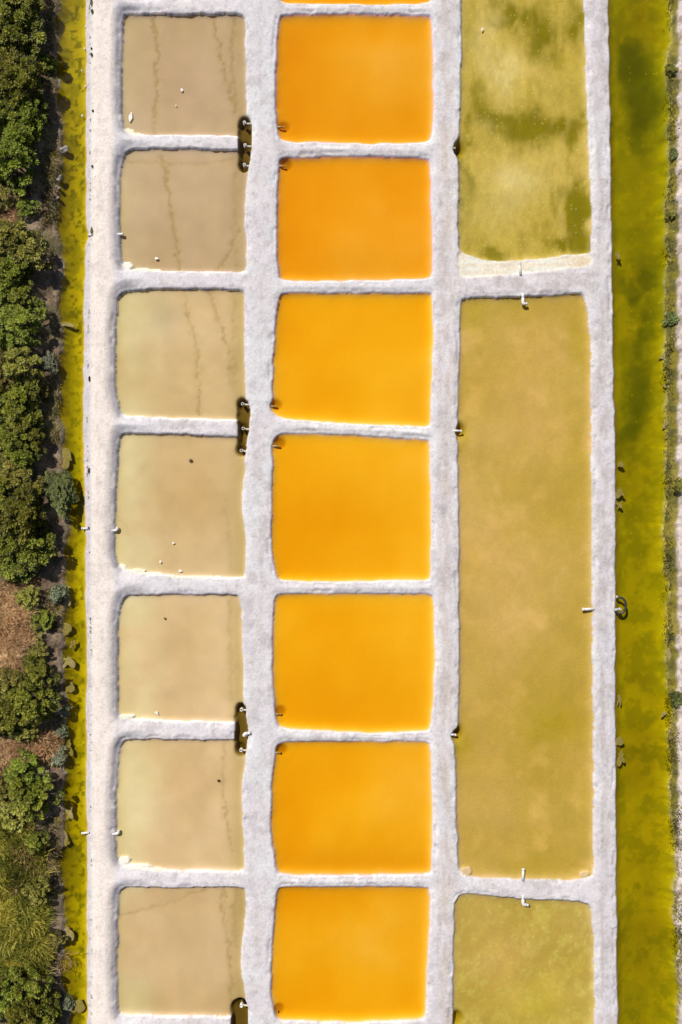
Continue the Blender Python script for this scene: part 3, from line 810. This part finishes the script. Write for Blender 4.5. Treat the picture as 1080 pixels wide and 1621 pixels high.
def lump(name, px, py, rx, ry, z, hz_, mat, label, cat, group, k=0, rot=0.0):
    x, y, _ = P(px, py, max(z, 0))
    me = lumps[k % 6 + (6 if name == 'algae_mat' else 0)].copy(); me.name = name; me.materials.append(mat)
    o = link_mesh(name, me, None, None, (x, y, z)); o.scale = (rx / S, ry / S, hz_ / .45); o.rotation_euler = (0, 0, rot)
    for p_ in me.polygons: p_.use_smooth = True
    tag(o, label, cat, group); return o
GSALT = 'white salt lumps in the beige pans'
for i, (px, py, rx, ry, lab) in enumerate([
    (207.5,185,2.6,7,'tall white salt lump near the left shore of the uppermost beige pan'),
    (288,142,1.8,2.4,'small white salt lump in the middle of the uppermost beige pan'),
    (279,167,1.2,1.2,'tiny white salt crumb in the uppermost beige pan, below its middle'),
    (203,420.5,6,4.5,'white salt lump in the lower left corner of the uppermost beige pair'),
    (248,408.5,2.2,1.8,'small white salt lump near the lower shore of the uppermost beige pair'),
    (275,860,1.5,1.5,'tiny salt crumb in the lower half of the second beige pair'),
    (254,890,1.6,2,'small salt crumb near the lower shore of the second beige pair, left one'),
    (286,904,1.8,2.6,'small salt crumb near the lower shore of the second beige pair, right one'),
    (248,1129,3.2,2.2,'small white salt lump above the dike of the third beige pair'),
    (764,46,1.8,2.0,'small pale salt lump near the top of the upper right olive pan')]):
    lump('salt_lump', px, py, rx * .95, ry * .95, -.004, .016, SALT, lab, 'salt', GSALT, i, i * .7)
for i, (px, py, s_, lab) in enumerate([(102,236,6.5,'grey rounded stone in the edge of the yellow ditch, largest of the four stones'),(95,284,5,'pale stone on the edge of the yellow ditch, beside the upper beige pan pair'),
    (92,297,3.5,'small pale stone just below the larger pale one by the yellow ditch'),(91,313,3,'lowest of the three pale stones by the yellow ditch')]):
    x, y, _ = P(px, py, .1); lump('stone', px, py, s_, s_ * .8, .06, .14, STONE, lab, 'stone', 'stones by the yellow ditch', i + 1, i)
GAL = 'algae mats in the yellow ditch'
for i, (px, py, rx, ry, lab) in enumerate([
    (104,513,8,3.5,'narrow tan algae mat in the yellow ditch beside the top of the second beige pair'),
    (108,727,7,9,'large rounded tan algae mat above the grey green bush'),
    (102,822,4.5,7,'tan algae mat just below the grey green bush'),
    (106,946,3.5,11,'long tan algae mat beside the top of the third beige pair'),
    (107,998,8,7,'ragged tan algae mat in the yellow ditch, upper of the cluster below the dry grass'),
    (114,1020,4,5,'small pale algae mat lying out in the yellow ditch'),
    (108,1046,6,8,'ragged tan algae mat in the yellow ditch, lower of the cluster below the dry grass'),
    (111,1094,3.5,5,'small tan algae mat beside the lower end of the third upper beige pan'),
    (107,1186,4,10,'long yellow algae mat beside the third trench'),
    (109,1288,4,7,'tan algae mat just above the lowest ditch pipe'),
    (104,1325,6,8,'square tan algae mat just below the lowest ditch pipe'),
    (106,1336,3,3.5,'tiny round algae mat below the square one'),
    (106,1475,6,10,'mottled tan algae mat beside the lowest beige pan'),
    (124,1600,5,6,'round pale algae mat near the bottom of the yellow ditch')]):
    lump('algae_mat', px, py, rx * .9, ry * .9, -.006, .02, ALGAE if i % 3 else ALGAE_PALE, lab, 'algae', GAL, i, i * 1.3 if rx > 6 and ry > 6 else 0)
GAR = 'algae mats along the green canal'
for i, (px, py, rx, ry, lab) in enumerate([
    (1051,564,4,2.5,'pale algae fragment at the right margin of the canal, uppermost'),
    (1060,594,2.5,7,'long pale algae strip on the right margin of the canal'),
    (1053,611,2.5,2.5,'small bright algae fragment on the right margin of the canal'),
    (1053,671,5,7,'large pale ring shaped algae mat on the right margin of the canal'),
    (1060,690,6,4,'brownish algae mat just below the large pale one on the right margin'),
    (983,738,4,3,'dark algae clump by the right dike, above the yellow mats'),
    (981,780,6,6,'yellow algae mat against the right dike, upper'),
    (980,800,5,5,'yellow algae mat against the right dike, lower'),
    (1060,1035,5,8,'pale algae mat on the right margin below the black hose'),
    (1050,1131,4,4,'pale algae tuft floating alone near the right margin'),
    (980,1105,3.5,11,'long yellow algae strip against the right dike below the hose'),
    (981,1178,5,5,'yellow algae mat against the right dike, beside the long ochre pan'),
    (983,1200,5,9,'dark ragged algae clump against the right dike'),
    (978,405,4,5,'small dark algae clump against the right dike beside the crust beach')]):
    lump('algae_mat', px, py, rx * (.55 if px < 1000 else .75), ry * (.7 if px < 1000 else .8), .001 if px < 1000 else -.006, .010 if px < 1000 else .022, ALGAE_PALE if i in (0, 1, 2, 3, 8, 9) else ALGAE, lab, 'algae', GAR, i + 2, 0)
o5 = ['topmost', 'second from the top', 'middle one', 'second from the bottom', 'bottom one']
for i, (px, py) in enumerate([(136,42),(134,77),(130,112),(135,137),(130,183)]):
    lump('salt_crumb', px, py, 1.3, 1.5, 0, .04, SALT, f'tiny pale crumb in the upper right of the yellow ditch, {o5[i]}', 'salt', 'pale crumbs in the yellow ditch', i, i)

# ------------------------------------------------------------------ vegetation
def leaf_material(name, dark, light, trans=.25):
    m_, nt, out = new_mat(name); L = nt.links.new
    at = N(nt, 'ShaderNodeAttribute', attribute_name='tint')
    oi = N(nt, 'ShaderNodeObjectInfo')
    mx = N(nt, 'ShaderNodeMix', data_type='RGBA')
    mx.inputs['A'].default_value = (*dark, 1); mx.inputs['B'].default_value = (*light, 1)
    L(at.outputs['Fac'], mx.inputs['Factor'])
    hs = N(nt, 'ShaderNodeHueSaturation')
    L(ramp(nt, oi.outputs['Random'], 0, 1, .465, .515), hs.inputs['Hue']); L(ramp(nt, oi.outputs['Random'], 0, 1, .7, 1.2), hs.inputs['Value'])
    L(mx.outputs['Result'], hs.inputs['Color'])
    df = N(nt, 'ShaderNodeBsdfPrincipled'); df.inputs['Roughness'].default_value = .55; df.inputs['Specular IOR Level'].default_value = .35
    tl = N(nt, 'ShaderNodeBsdfTranslucent')
    L(hs.outputs[0], df.inputs['Base Color']); L(hs.outputs[0], tl.inputs['Color'])
    ms = N(nt, 'ShaderNodeMixShader'); ms.inputs[0].default_value = trans
    L(df.outputs[0], ms.inputs[1]); L(tl.outputs[0], ms.inputs[2]); L(ms.outputs[0], out.inputs['Surface'])
    return m_
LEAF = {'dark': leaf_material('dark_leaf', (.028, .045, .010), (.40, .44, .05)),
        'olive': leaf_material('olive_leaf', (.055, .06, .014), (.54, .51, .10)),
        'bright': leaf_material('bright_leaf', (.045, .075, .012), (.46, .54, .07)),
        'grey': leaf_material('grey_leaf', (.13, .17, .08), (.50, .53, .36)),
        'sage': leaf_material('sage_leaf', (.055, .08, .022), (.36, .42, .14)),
        'grass': leaf_material('green_blade', (.13, .17, .02), (.82, .80, .13), .3),
        'straw': leaf_material('dry_blade', (.50, .34, .14), (.92, .67, .31), .2),
        'moss': leaf_material('moss_leaf', (.06, .055, .015), (.22, .19, .04), .15),
        'weed': leaf_material('dark_weed', (.05, .05, .035), (.12, .12, .06), .1)}
BARK = simple_mat('bark', (.16, .11, .075), .9, .4, 12, bump=.8)
TWIG = simple_mat('dry_twig', (.42, .27, .15), .85, .35, 12, bump=.6)

def leaf_mesh(name, pos, axis, nrm, length, width, tint):
    axis = axis / np.linalg.norm(axis, axis=1, keepdims=True)
    side = np.cross(axis, nrm); side /= np.linalg.norm(side, axis=1, keepdims=True) + 1e-9
    n = len(pos); L_, W_ = length[:, None], width[:, None]
    v = np.stack([pos, pos + axis * L_ * .5 + side * W_, pos + axis * L_, pos + axis * L_ * .5 - side * W_], 1).reshape(-1, 3)
    q = np.arange(n * 4).reshape(n, 4)
    me = np_mesh(name, v, q)
    at = me.attributes.new('tint', 'FLOAT', 'POINT')
    at.data.foreach_set('value', np.repeat(tint, 4).astype(np.float32))
    return me

def shrub_meshes(seed, clumps, leaves, size, leaf_len, crown_h=.75, spread=.20):
    """crown of unit radius: tufts of leaves carried on forking stems; returns foliage mesh and stem mesh"""
    r = np.random.default_rng(seed)
    pts_ = []
    while len(pts_) < clumps:                      # best of several candidates keeps tufts apart, leaving dark gaps
        best, bd = None, -1
        for _ in range(7):
            a_ = r.uniform(0, 2 * np.pi); q_ = np.sqrt(r.uniform(0, 1))
            c_ = np.array([np.cos(a_) * q_, np.sin(a_) * q_])
            dd_ = min([np.hypot(*(c_ - p_)) for p_ in pts_], default=9)
            if dd_ > bd: best, bd = c_, dd_
        pts_.append(best)
    xy = np.array(pts_); ang = np.arctan2(xy[:, 1], xy[:, 0]); rad = np.hypot(xy[:, 0], xy[:, 1])
    lob = 1 + .22 * np.sin(ang * 3 + seed) + .13 * np.sin(ang * 5 + seed * 2.3)
    top = np.sqrt(np.clip(1 - rad ** 2, 0.02, 1)) * crown_h
    lev = np.where(r.uniform(0, 1, clumps) < .3, r.uniform(.25, .6, clumps), r.uniform(.75, 1.25, clumps))
    cz = top * lev + .18
    cpos = np.stack([np.cos(ang) * rad * lob * .9, np.sin(ang) * rad * lob * .9, cz], 1)
    csz = r.uniform(.55, 1.35, clumps) * spread
    cb = r.uniform(0, 1, clumps)
    k = np.repeat(np.arange(clumps), leaves); n = len(k)
    g = r.normal(0, 1, (n, 3)); g /= np.linalg.norm(g, axis=1, keepdims=True)
    rr = r.uniform(.25, 1, n) ** .6
    off = g * (rr * csz[k])[:, None]; off[:, 2] *= .75
    pos = cpos[k] + off
    out = cpos[k] - np.array([0, 0, .1]); out /= np.linalg.norm(out, axis=1, keepdims=True)
    ax = g * .9 + out * .55 + r.normal(0, .35, (n, 3)) + np.array([0, 0, .15]); ax[:, 2] *= .45
    nr = r.normal(0, .45, (n, 3)) + np.array([0, 0, 1.0])
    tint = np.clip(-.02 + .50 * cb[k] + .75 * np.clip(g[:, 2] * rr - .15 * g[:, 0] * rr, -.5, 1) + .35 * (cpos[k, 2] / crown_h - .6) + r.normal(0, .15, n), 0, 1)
    ln = leaf_len / size * r.uniform(.6, 1.3, n)
    fo = leaf_mesh('foliage', pos, ax, nr, ln, ln * r.uniform(.22, .34, n), tint)
    # stems
    bm = bmesh.new()
    def stem(a, b, r0, r1, sg=5):
        a, b = Vector(a), Vector(b); d_ = (b - a).normalized(); s_ = d_.cross(Vector((.3, .8, .1))).normalized(); t_ = d_.cross(s_)
        A = [bm.verts.new(a + (s_ * math.cos(2 * math.pi * i / sg) + t_ * math.sin(2 * math.pi * i / sg)) * r0) for i in range(sg)]
        B = [bm.verts.new(b + (s_ * math.cos(2 * math.pi * i / sg) + t_ * math.sin(2 * math.pi * i / sg)) * r1) for i in range(sg)]
        for i in range(sg): bm.faces.new((A[i], A[(i + 1) % sg], B[(i + 1) % sg], B[i]))
    forks = [Vector((math.cos(a) * .28, math.sin(a) * .28, .32)) for a in np.linspace(0, 6.28, 6)[:-1] + seed]
    for f_ in forks: stem((f_.x * .15, f_.y * .15, -.25), f_, .05, .035)
    for c_ in cpos[::2]:
        f_ = min(forks, key=lambda q: (q - Vector(c_)).length); stem(f_, Vector(c_), .028, .008, 4)
    sm = bpy.data.meshes.new('stems'); bm.to_mesh(sm); bm.free()
    return fo, sm

VAR = {}
for kind, cnt in (('dark', 4), ('olive', 3), ('bright', 2), ('sage', 1), ('grey', 2)):
    for i in range(cnt):
        small = kind == 'grey'
        fo, sm = shrub_meshes(hash(kind) % 1 + {'dark': 10, 'olive': 30, 'bright': 50, 'sage': 70, 'grey': 90}[kind] + i,
                              22 if small else 60 if kind == 'sage' else {'dark': 38, 'olive': 30, 'bright': 34}[kind] + 3 * i, 60 if small else 190,
                              .45 if small else 1.5, .11 if kind == 'sage' else .10 if small else .155, .85, .30 if small else .15)
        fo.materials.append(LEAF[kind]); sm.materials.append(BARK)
        VAR[(kind, i)] = (fo, sm)

SHRUBS = [  # px, py, radius px, kind, y stretch, label
 (28,-8,40,'dark',1,'dark green shrub cut off by the top left corner'),
 (42,42,40,'dark',1,'dark green shrub just below the top left corner, leaning over the ditch'),
 (10,60,24,'olive',1,'small yellowish shrub at the left frame edge near the top'),
 (14,112,38,'dark',1,'dark green shrub at the left frame edge beside the middle of the uppermost orange pan'),
 (48,138,36,'dark',1,'dark green shrub beside the ditch opposite the middle of the uppermost beige pan'),
 (58,192,30,'dark',1,'dark green shrub overhanging the ditch level with the uppermost trench'),
 (16,185,32,'dark',1,'dark green shrub at the left frame edge level with the uppermost trench'),
 (20,258,36,'dark',1.1,'dark green shrub at the left frame edge opposite the top of the second orange pan'),
 (42,330,17,'bright',1,'small bright green shrub standing alone among dry brush, upper left'),
 (20,378,30,'olive',1,'yellowish olive shrub at the left frame edge beside the notch in the ditch'),
 (52,398,32,'olive',1.1,'broad yellowish olive shrub beside the ditch below the small bright green one'),
 (22,432,30,'dark',1,'dark green shrub just below the broad yellowish olive one at the left edge'),
 (8,468,24,'dark',1,'dark green shrub cut by the left frame edge above the dark bare shadowed earth'),
 (52,512,34,'bright',.9,'rounded mid green shrub level with the top of the third orange pan'),
 (12,530,26,'dark',1,'dark green shrub at the left frame edge opposite the top of the third orange pan'),
 (34,580,30,'olive',1,'brownish olive shrub level with the middle of the third orange pan'),
 (76,574,12,'grey',1.3,'small grey green plant on the ditch bank opposite the middle of the third orange pan'),
 (4,590,26,'olive',1.2,'yellow green shrub cut by the left frame edge level with the third orange pan'),
 (30,640,36,'dark',1,'dark green shrub level with the second trench'),
 (55,672,26,'dark',1,'dark green shrub beside the ditch just below the second trench top'),
 (15,700,32,'dark',1,'dark green shrub at the left frame edge opposite the top of the fourth orange pan'),
 (62,704,22,'dark',1,'small dark green shrub beside the large rounded algae mat'),
 (42,752,30,'olive',1,'olive shrub left of the grey green bush that bulges over the ditch'),
 (10,765,26,'dark',1,'dark shrub at the left frame edge, in line with the oval grey green bush'),
 (93,780,22,'sage',1.65,'dense oval grey green bush bulging out over the yellow ditch'),
 (38,815,38,'dark',1,'dark green shrub level with the middle of the fourth orange pan'),
 (14,860,30,'dark',1,'dark green shrub at the left frame edge, left above the dry brown grass'),
 (54,872,38,'dark',1,'dark green shrub just above the dry brown grass'),
 (46,945,20,'olive',1,'small olive shrub at the top of the dry brown grass'),
 (90,940,13,'grey',.9,'silvery plant on the ditch bank opposite the top of the fifth orange pan'),
 (64,985,18,'bright',1.5,'thin light green shrub in the dry brown grass'),
 (60,1030,16,'olive',1.2,'small olive shrub at the lower end of the dry brown grass'),
 (72,1066,26,'bright',1,'bright green shrub beside the ditch level with the middle of the fifth orange pan'),
 (28,1080,26,'olive',1,'olive shrub at the lower left of the dry brown grass'),
 (62,1112,34,'dark',1,'dark green shrub beside the third trench'),
 (18,1130,34,'dark',1,'dark green shrub at the left frame edge level with the third trench'),
 (100,1128,9,'grey',1.1,'pale silvery plant at the ditch edge beside the third trench, upper'),
 (95,1160,9,'grey',1.1,'pale silvery plant at the ditch edge beside the third trench, lower'),
 (92,1200,10,'grey',1.4,'grey green plant at the ditch edge opposite the top of the sixth orange pan'),
 (55,1218,28,'bright',1,'mid green shrub level with the top of the sixth orange pan'),
 (66,1264,32,'dark',.95,'dark green shrub level with the middle of the sixth orange pan'),
 (24,1284,30,'olive',1,'olive shrub at the left frame edge above the long green grass'),
 (56,1330,20,'bright',1,'small light green shrub at the upper edge of the long green grass'),
 (72,1408,22,'olive',1,'olive shrub beside the ditch level with the top of the lowest orange pan'),
 (80,1492,17,'olive',1.2,'small yellow green shrub above the dead branches in the ditch'),
 (58,1552,30,'bright',1,'mid green shrub below the dead branches'),
 (12,1575,32,'dark',1,'dark green shrub cut by the left frame edge near the bottom'),
 (38,1598,36,'dark',1,'dark green shrub in the bottom left corner'),
 (84,1606,26,'dark',1,'dark green shrub at the bottom edge beside the yellow ditch'),
 (4,18,30,'dark',1,'dark green shrub filling the very top left edge'),
 (70,96,18,'dark',1,'small dark shrub hanging over the ditch opposite the middle of the first beige pan'),
 (34,222,26,'dark',1,'dark green shrub between two others just below the uppermost trench'),
 (4,312,24,'olive',1,'yellowish shrub cut by the left edge, left of the small bright green one'),
 (4,412,26,'dark',1,'dark shrub cut by the left edge beside the broad olive one'),
 (36,470,22,'dark',1,'dark shrub opposite the dike between the second and third orange pans'),
 (64,618,16,'olive',1,'small olive shrub on the bank just above the second trench'),
 (6,645,26,'dark',1,'dark shrub cut by the left edge opposite the second trench'),
 (38,726,22,'dark',1,'dark shrub left of the large rounded algae mat'),
 (66,838,18,'dark',1,'small dark shrub just below left of the oval grey green bush'),
 (4,815,26,'dark',1,'dark shrub cut by the left edge below the oval grey green bush'),
 (28,902,22,'dark',1,'dark shrub forming the upper rim of the dry brown grass'),
 (3,1095,22,'olive',1,'olive shrub cut by the left edge just below the dry brown grass'),
 (42,1156,20,'olive',1,'small olive shrub between the dark ones below the third trench'),
 (36,1242,22,'dark',1,'dark shrub behind the mid green one opposite the sixth orange pan'),
 (3,1250,20,'olive',1,'olive shrub cut by the left edge opposite the sixth orange pan'),
 (62,1622,24,'dark',1,'dark shrub half cut by the bottom edge near the left corner'),
 (104,1594,10,'grey',1,'pale silvery plant at the ditch edge in the bottom left corner'),
]
cnt = {}
for px, py, rp, kind, sy, lab in SHRUBS:
    i = cnt.get(kind, 0); cnt[kind] = i + 1
    nv = max(j for k_, j in VAR if k_ == kind) + 1
    fo, sm = VAR[(kind, i % nv)]
    R_ = rp / S * (1.06 if rp > 20 else .95)
    px0 = px - (13 if px > 40 and rp > 20 and kind != 'sage' else 0)
    x, y, _ = P(px0, py, R_ * .5 + .35)
    z = ground_z(x, y)
    t = empty('shrub', (x, y, max(z, -.05)))
    t.rotation_euler = (0, 0, random.uniform(-.5, .5) if sy > 1.3 else random.uniform(0, 6.28))
    hs_ = .95 if R_ < .6 else random.uniform(.68, .95)
    kx = random.uniform(.86, 1.14) if sy == 1 else 1.02
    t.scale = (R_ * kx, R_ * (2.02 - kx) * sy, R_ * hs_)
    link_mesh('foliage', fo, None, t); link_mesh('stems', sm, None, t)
    tag(t, lab, 'shrub', 'shrubs on the left bank')

# blades: real narrow leaves, one mass each
def blades(name, n, pick, mat, label, length=(.35, .8), lean=(-.3, -.5), width=.018, cat='grass', seed=1):
    r = np.random.default_rng(seed)
    pos = []
    while len(pos) < n:
        c_ = pick(r)
        if c_ is not None: pos.append(c_)
    pos = np.array(pos)
    xy = np.stack([(pos[:, 0] - CX) / S, (CY - pos[:, 1]) / S], 1)
    z = np.array([ground_z(a, b) for a, b in xy])
    p3 = np.column_stack([xy, z - .02])
    ax = np.column_stack([r.normal(lean[0], .45, n), r.normal(lean[1], .45, n), r.uniform(.15, .6, n)])
    ax[:, 0] += 1.7 * (fbm(xy[:, 0], xy[:, 1], 1.2, seed + 40, 2) - .5); ax[:, 1] += 1.7 * (fbm(xy[:, 0], xy[:, 1], 1.2, seed + 50, 2) - .5)
    ax[:, 2] *= .5 + 1.2 * fbm(xy[:, 0], xy[:, 1], .7, seed + 60, 2)
    nr = r.normal(0, .5, (n, 3)) + np.array([0, 0, 1.0])
    ln = r.uniform(*length, n)
    me = leaf_mesh(name, p3, ax, nr, ln, np.full(n, width) * r.uniform(.6, 1.4, n), np.clip(fbm(xy[:, 0], xy[:, 1], .8, seed, 3) * 2.4 - .70 + r.normal(0, .2, n), 0, 1))
    o = link_mesh(name, me, mat); tag(o, label, cat, None, 'stuff'); return o
def region(rects, xmax=None):
    def f(r):
        x0, x1, y0, y1, w = rects[r.choice(len(rects), p=np.array([q[4] for q in rects]) / sum(q[4] for q in rects))]
        x, y = r.uniform(x0, x1), r.uniform(y0, y1)
        lim = np.interp((CY - y) / S, *LC_L) * S + CX
        return (x, y) if x < lim - 3 else None
    return f
blades('green_grass', 22000, region([(-60,75,1335,1535,6),(-30,60,1290,1345,1.2),(20,75,1480,1540,1.5),(-20,20,620,680,.5)]), LEAF['grass'], 'long green grass bent over on the lower left bank', (.5, 1.05), (.35, .55), .022, 'grass', 5)
blades('dry_grass', 18000, region([(-60,60,915,1090,6),(-30,50,1160,1260,2.5),(-10,40,320,370,.8),(-20,60,1530,1560,.6),(50,95,1160,1200,1),(30,60,1290,1400,.8),(-10,20,205,230,.4)]), LEAF['straw'], 'dry tan grass on the left bank between the shrubs', (.3, .75), (.1, .25), .016, 'dry grass', 6)
blades('dry_litter', 15000, region([(62,104,-10,1630,6),(-30,62,-10,1630,6)]), LEAF['straw'], 'dry stalks and litter scattered over the left bank', (.12, .35), (0, 0), .012, 'litter', 8)
blades('low_weeds', 9000, region([(68,106,240,360,4),(60,100,560,700,3),(70,104,930,1000,2),(75,104,1160,1210,2),(70,104,1290,1420,3),(72,104,0,240,2)]), LEAF['olive'], 'low olive weeds on the bank of the yellow ditch', (.10, .26), (0, 0), .022, 'weeds', 9)

# right margin: mossy weeds and scattered stalks
def rpick(r):
    y = r.uniform(-10, 1630); lim = np.interp((CY - y) / S, *RC_R) * S + CX
    w = vnoise(np.array([0.0]), np.array([y / S]), 1.6, 77)[0]
    x = lim + r.normal(2, 3.5)
    return (x, y) if r.uniform() < w ** 1.5 * 1.3 and x > lim - 6 else None
blades('margin_weeds', 6000, rpick, LEAF['moss'], 'low olive weeds along the right margin of the green canal', (.08, .24), (0, 0), .022, 'weeds', 12)
def rpick2(r):
    y = r.uniform(-10, 1630)
    return (r.uniform(1062, 1110), y)
blades('track_litter', 1200, rpick2, LEAF['straw'], 'dry stalks on the gravel track at the right edge', (.08, .22), (0, 0), .014, 'litter', 13)
# tiny dark tufts strung along the ditch side of the left path
def tpick(r):
    y = r.uniform(0, 1621); w = vnoise(np.array([1.0]), np.array([y / S]), .7, 79)[0]
    w2 = vnoise(np.array([5.0]), np.array([y / S]), .11, 80)[0]
    lim = np.interp((CY - y) / S, *LC_R) * S + CX
    return (lim + 5 + r.normal(0, .7) + 4 * w, y) if (w > .5 and w2 > .62) else None
blades('path_weeds', 1100, tpick, LEAF['weed'], 'tiny dark weed tufts strung along the ditch side of the left path', (.04, .08), (0, 0), .013, 'weeds', 14)

def weed_mesh(seed, n=160):
    r = np.random.default_rng(seed); a = r.uniform(0, 6.28, n); q = np.sqrt(r.uniform(0, 1, n)) * .8
    pos = np.stack([np.cos(a) * q, np.sin(a) * q, np.zeros(n)], 1)
    ax = pos * .9 + r.normal(0, .4, (n, 3)) + np.array([0, 0, .7]); ax[:, 2] = np.abs(ax[:, 2]) + .15
    ln = r.uniform(.35, .8, n)
    me = leaf_mesh('weed', pos, ax, r.normal(0, 1, (n, 3)), ln, ln * .16, r.uniform(0, 1, n)); return me
WM = [weed_mesh(i) for i in range(3)]
def weed(px, py, rx, ry, lab, mat, group, k):
    x, y, _ = P(px, py, .2); me = WM[k % 3].copy(); me.materials.append(mat)
    o = link_mesh('weed', me, None, None, (x, y, ground_z(x, y) - .01)); o.scale = (rx / S, ry / S, .16 + .04 * (k % 2)); o.rotation_euler = (0, 0, 0)
    tag(o, lab, 'weed', group)
for i, (px, py, rx, ry, lab) in enumerate([
    (145,4,3,8,'dark green weed on the left path at the very top edge'),(146.5,19,3.5,4.5,'dark green weed on the left path just below the top edge'),
    (145,77,1.8,2.5,'small dark weed on the left path beside the first beige pan, upper of two'),(145.5,87,2.2,4,'dark weed on the left path beside the first beige pan, lower of two'),
    (147.5,176,3,2.4,'dark weed pair on the left path level with the uppermost trench'),(146.5,264,2.2,2.8,'dark weed on the left path below the uppermost trench'),
    (145,365,2.8,8,'dark green weed beside the white pipe stub in the ditch notch'),(142,600,2.5,6,'dark weed row on the left path above the second trench'),
    (141,745,2.8,6,'dark weed row on the left path below the second trench'),(140,836,2,3,'dark weed at the end of the middle ditch pipe')]):
    weed(px, py, rx * .65, ry * .7, lab, LEAF['weed'] if i not in (0, 1, 6) else LEAF['dark'], 'dark weeds along the left path', i)
for i, (px, py, r_, lab) in enumerate([(302,729,2.6,'tiny dark weed standing in the brown stained pan of the second beige pair'),(261,979,1.6,'tiny dark speck of weed in the upper pan of the third pair'),(346,1236,2,'tiny dark weed in the lower pan of the third pair')]):
    x, y, _ = P(px, py); me = WM[i].copy(); me.materials.append(LEAF['weed']); o = link_mesh('weed', me, None, None, (x, y, -.06)); o.scale = (r_ / S, r_ / S, .14)
    tag(o, lab, 'weed', 'weeds growing in the beige pans')
# right margin plants
for i, (px, py, r_, kind, lab) in enumerate([(1068,243,7,'sage','low green clump on the right margin opposite the top of the second orange pan'),(1064,110,8,'olive','brown green clump on the right margin level with the uppermost orange pan'),
    (1063,505,9,'sage','low green clump on the right margin level with the top of the third orange pan'),(1072,1105,10,'sage','grey green clump on the right margin below the black hose'),
    (1075,770,10,'olive','dry brownish clump around the dark hollow on the right track'),(1060,340,7,'olive','low clump on the right margin level with the middle of the second orange pan')]):
    fo, sm = VAR[('grey', i % 2)]
    me = fo.copy(); me.materials.clear(); me.materials.append(LEAF[kind])
    x, y, _ = P(px, py, .2); t = empty('shrub', (x, y, ground_z(x, y))); R_ = r_ / S; t.scale = (R_, R_ * 1.2, R_ * .8); t.rotation_euler = (0, 0, i)
    link_mesh('foliage', me, None, t); link_mesh('stems', sm, None, t)
    tag(t, lab, 'shrub', 'low clumps on the right margin')

def dead_branch(px, py, label, ang0, n, ln, seed, z=.12):
    r = random.Random(seed); x, y, _ = P(px, py, z); t = empty('dead_branch', (x, y, z))
    for i in range(n):
        a = ang0 + r.uniform(-.9, .9); p = Vector((r.uniform(-.35, .35), r.uniform(-.35, .35), r.uniform(-.05, .1))); pts = [p.copy()]
        L_ = ln * r.uniform(.5, 1)
        for k in range(5):
            a += r.uniform(-.6, .6); p = p + Vector((math.cos(a), math.sin(a), r.uniform(-.12, .25))) * L_ / 5; pts.append(p.copy())
        tube('twig', pts, r.uniform(.009, .017), TWIG, t, 5, .004)
    tag(t, label, 'branch', 'dead branches lying by the water')
dead_branch(98, 1512, 'orange brown dead branches hanging into the yellow ditch near the bottom', -.5, 9, 1.1, 3, .35)
dead_branch(100, 1525, 'small dead twigs below the larger dead branches by the yellow ditch', -1.3, 5, .7, 5, .3)
dead_branch(1074, 1165, 'dry twigs reaching over the right margin of the canal', 3.3, 8, .8, 6, .3)
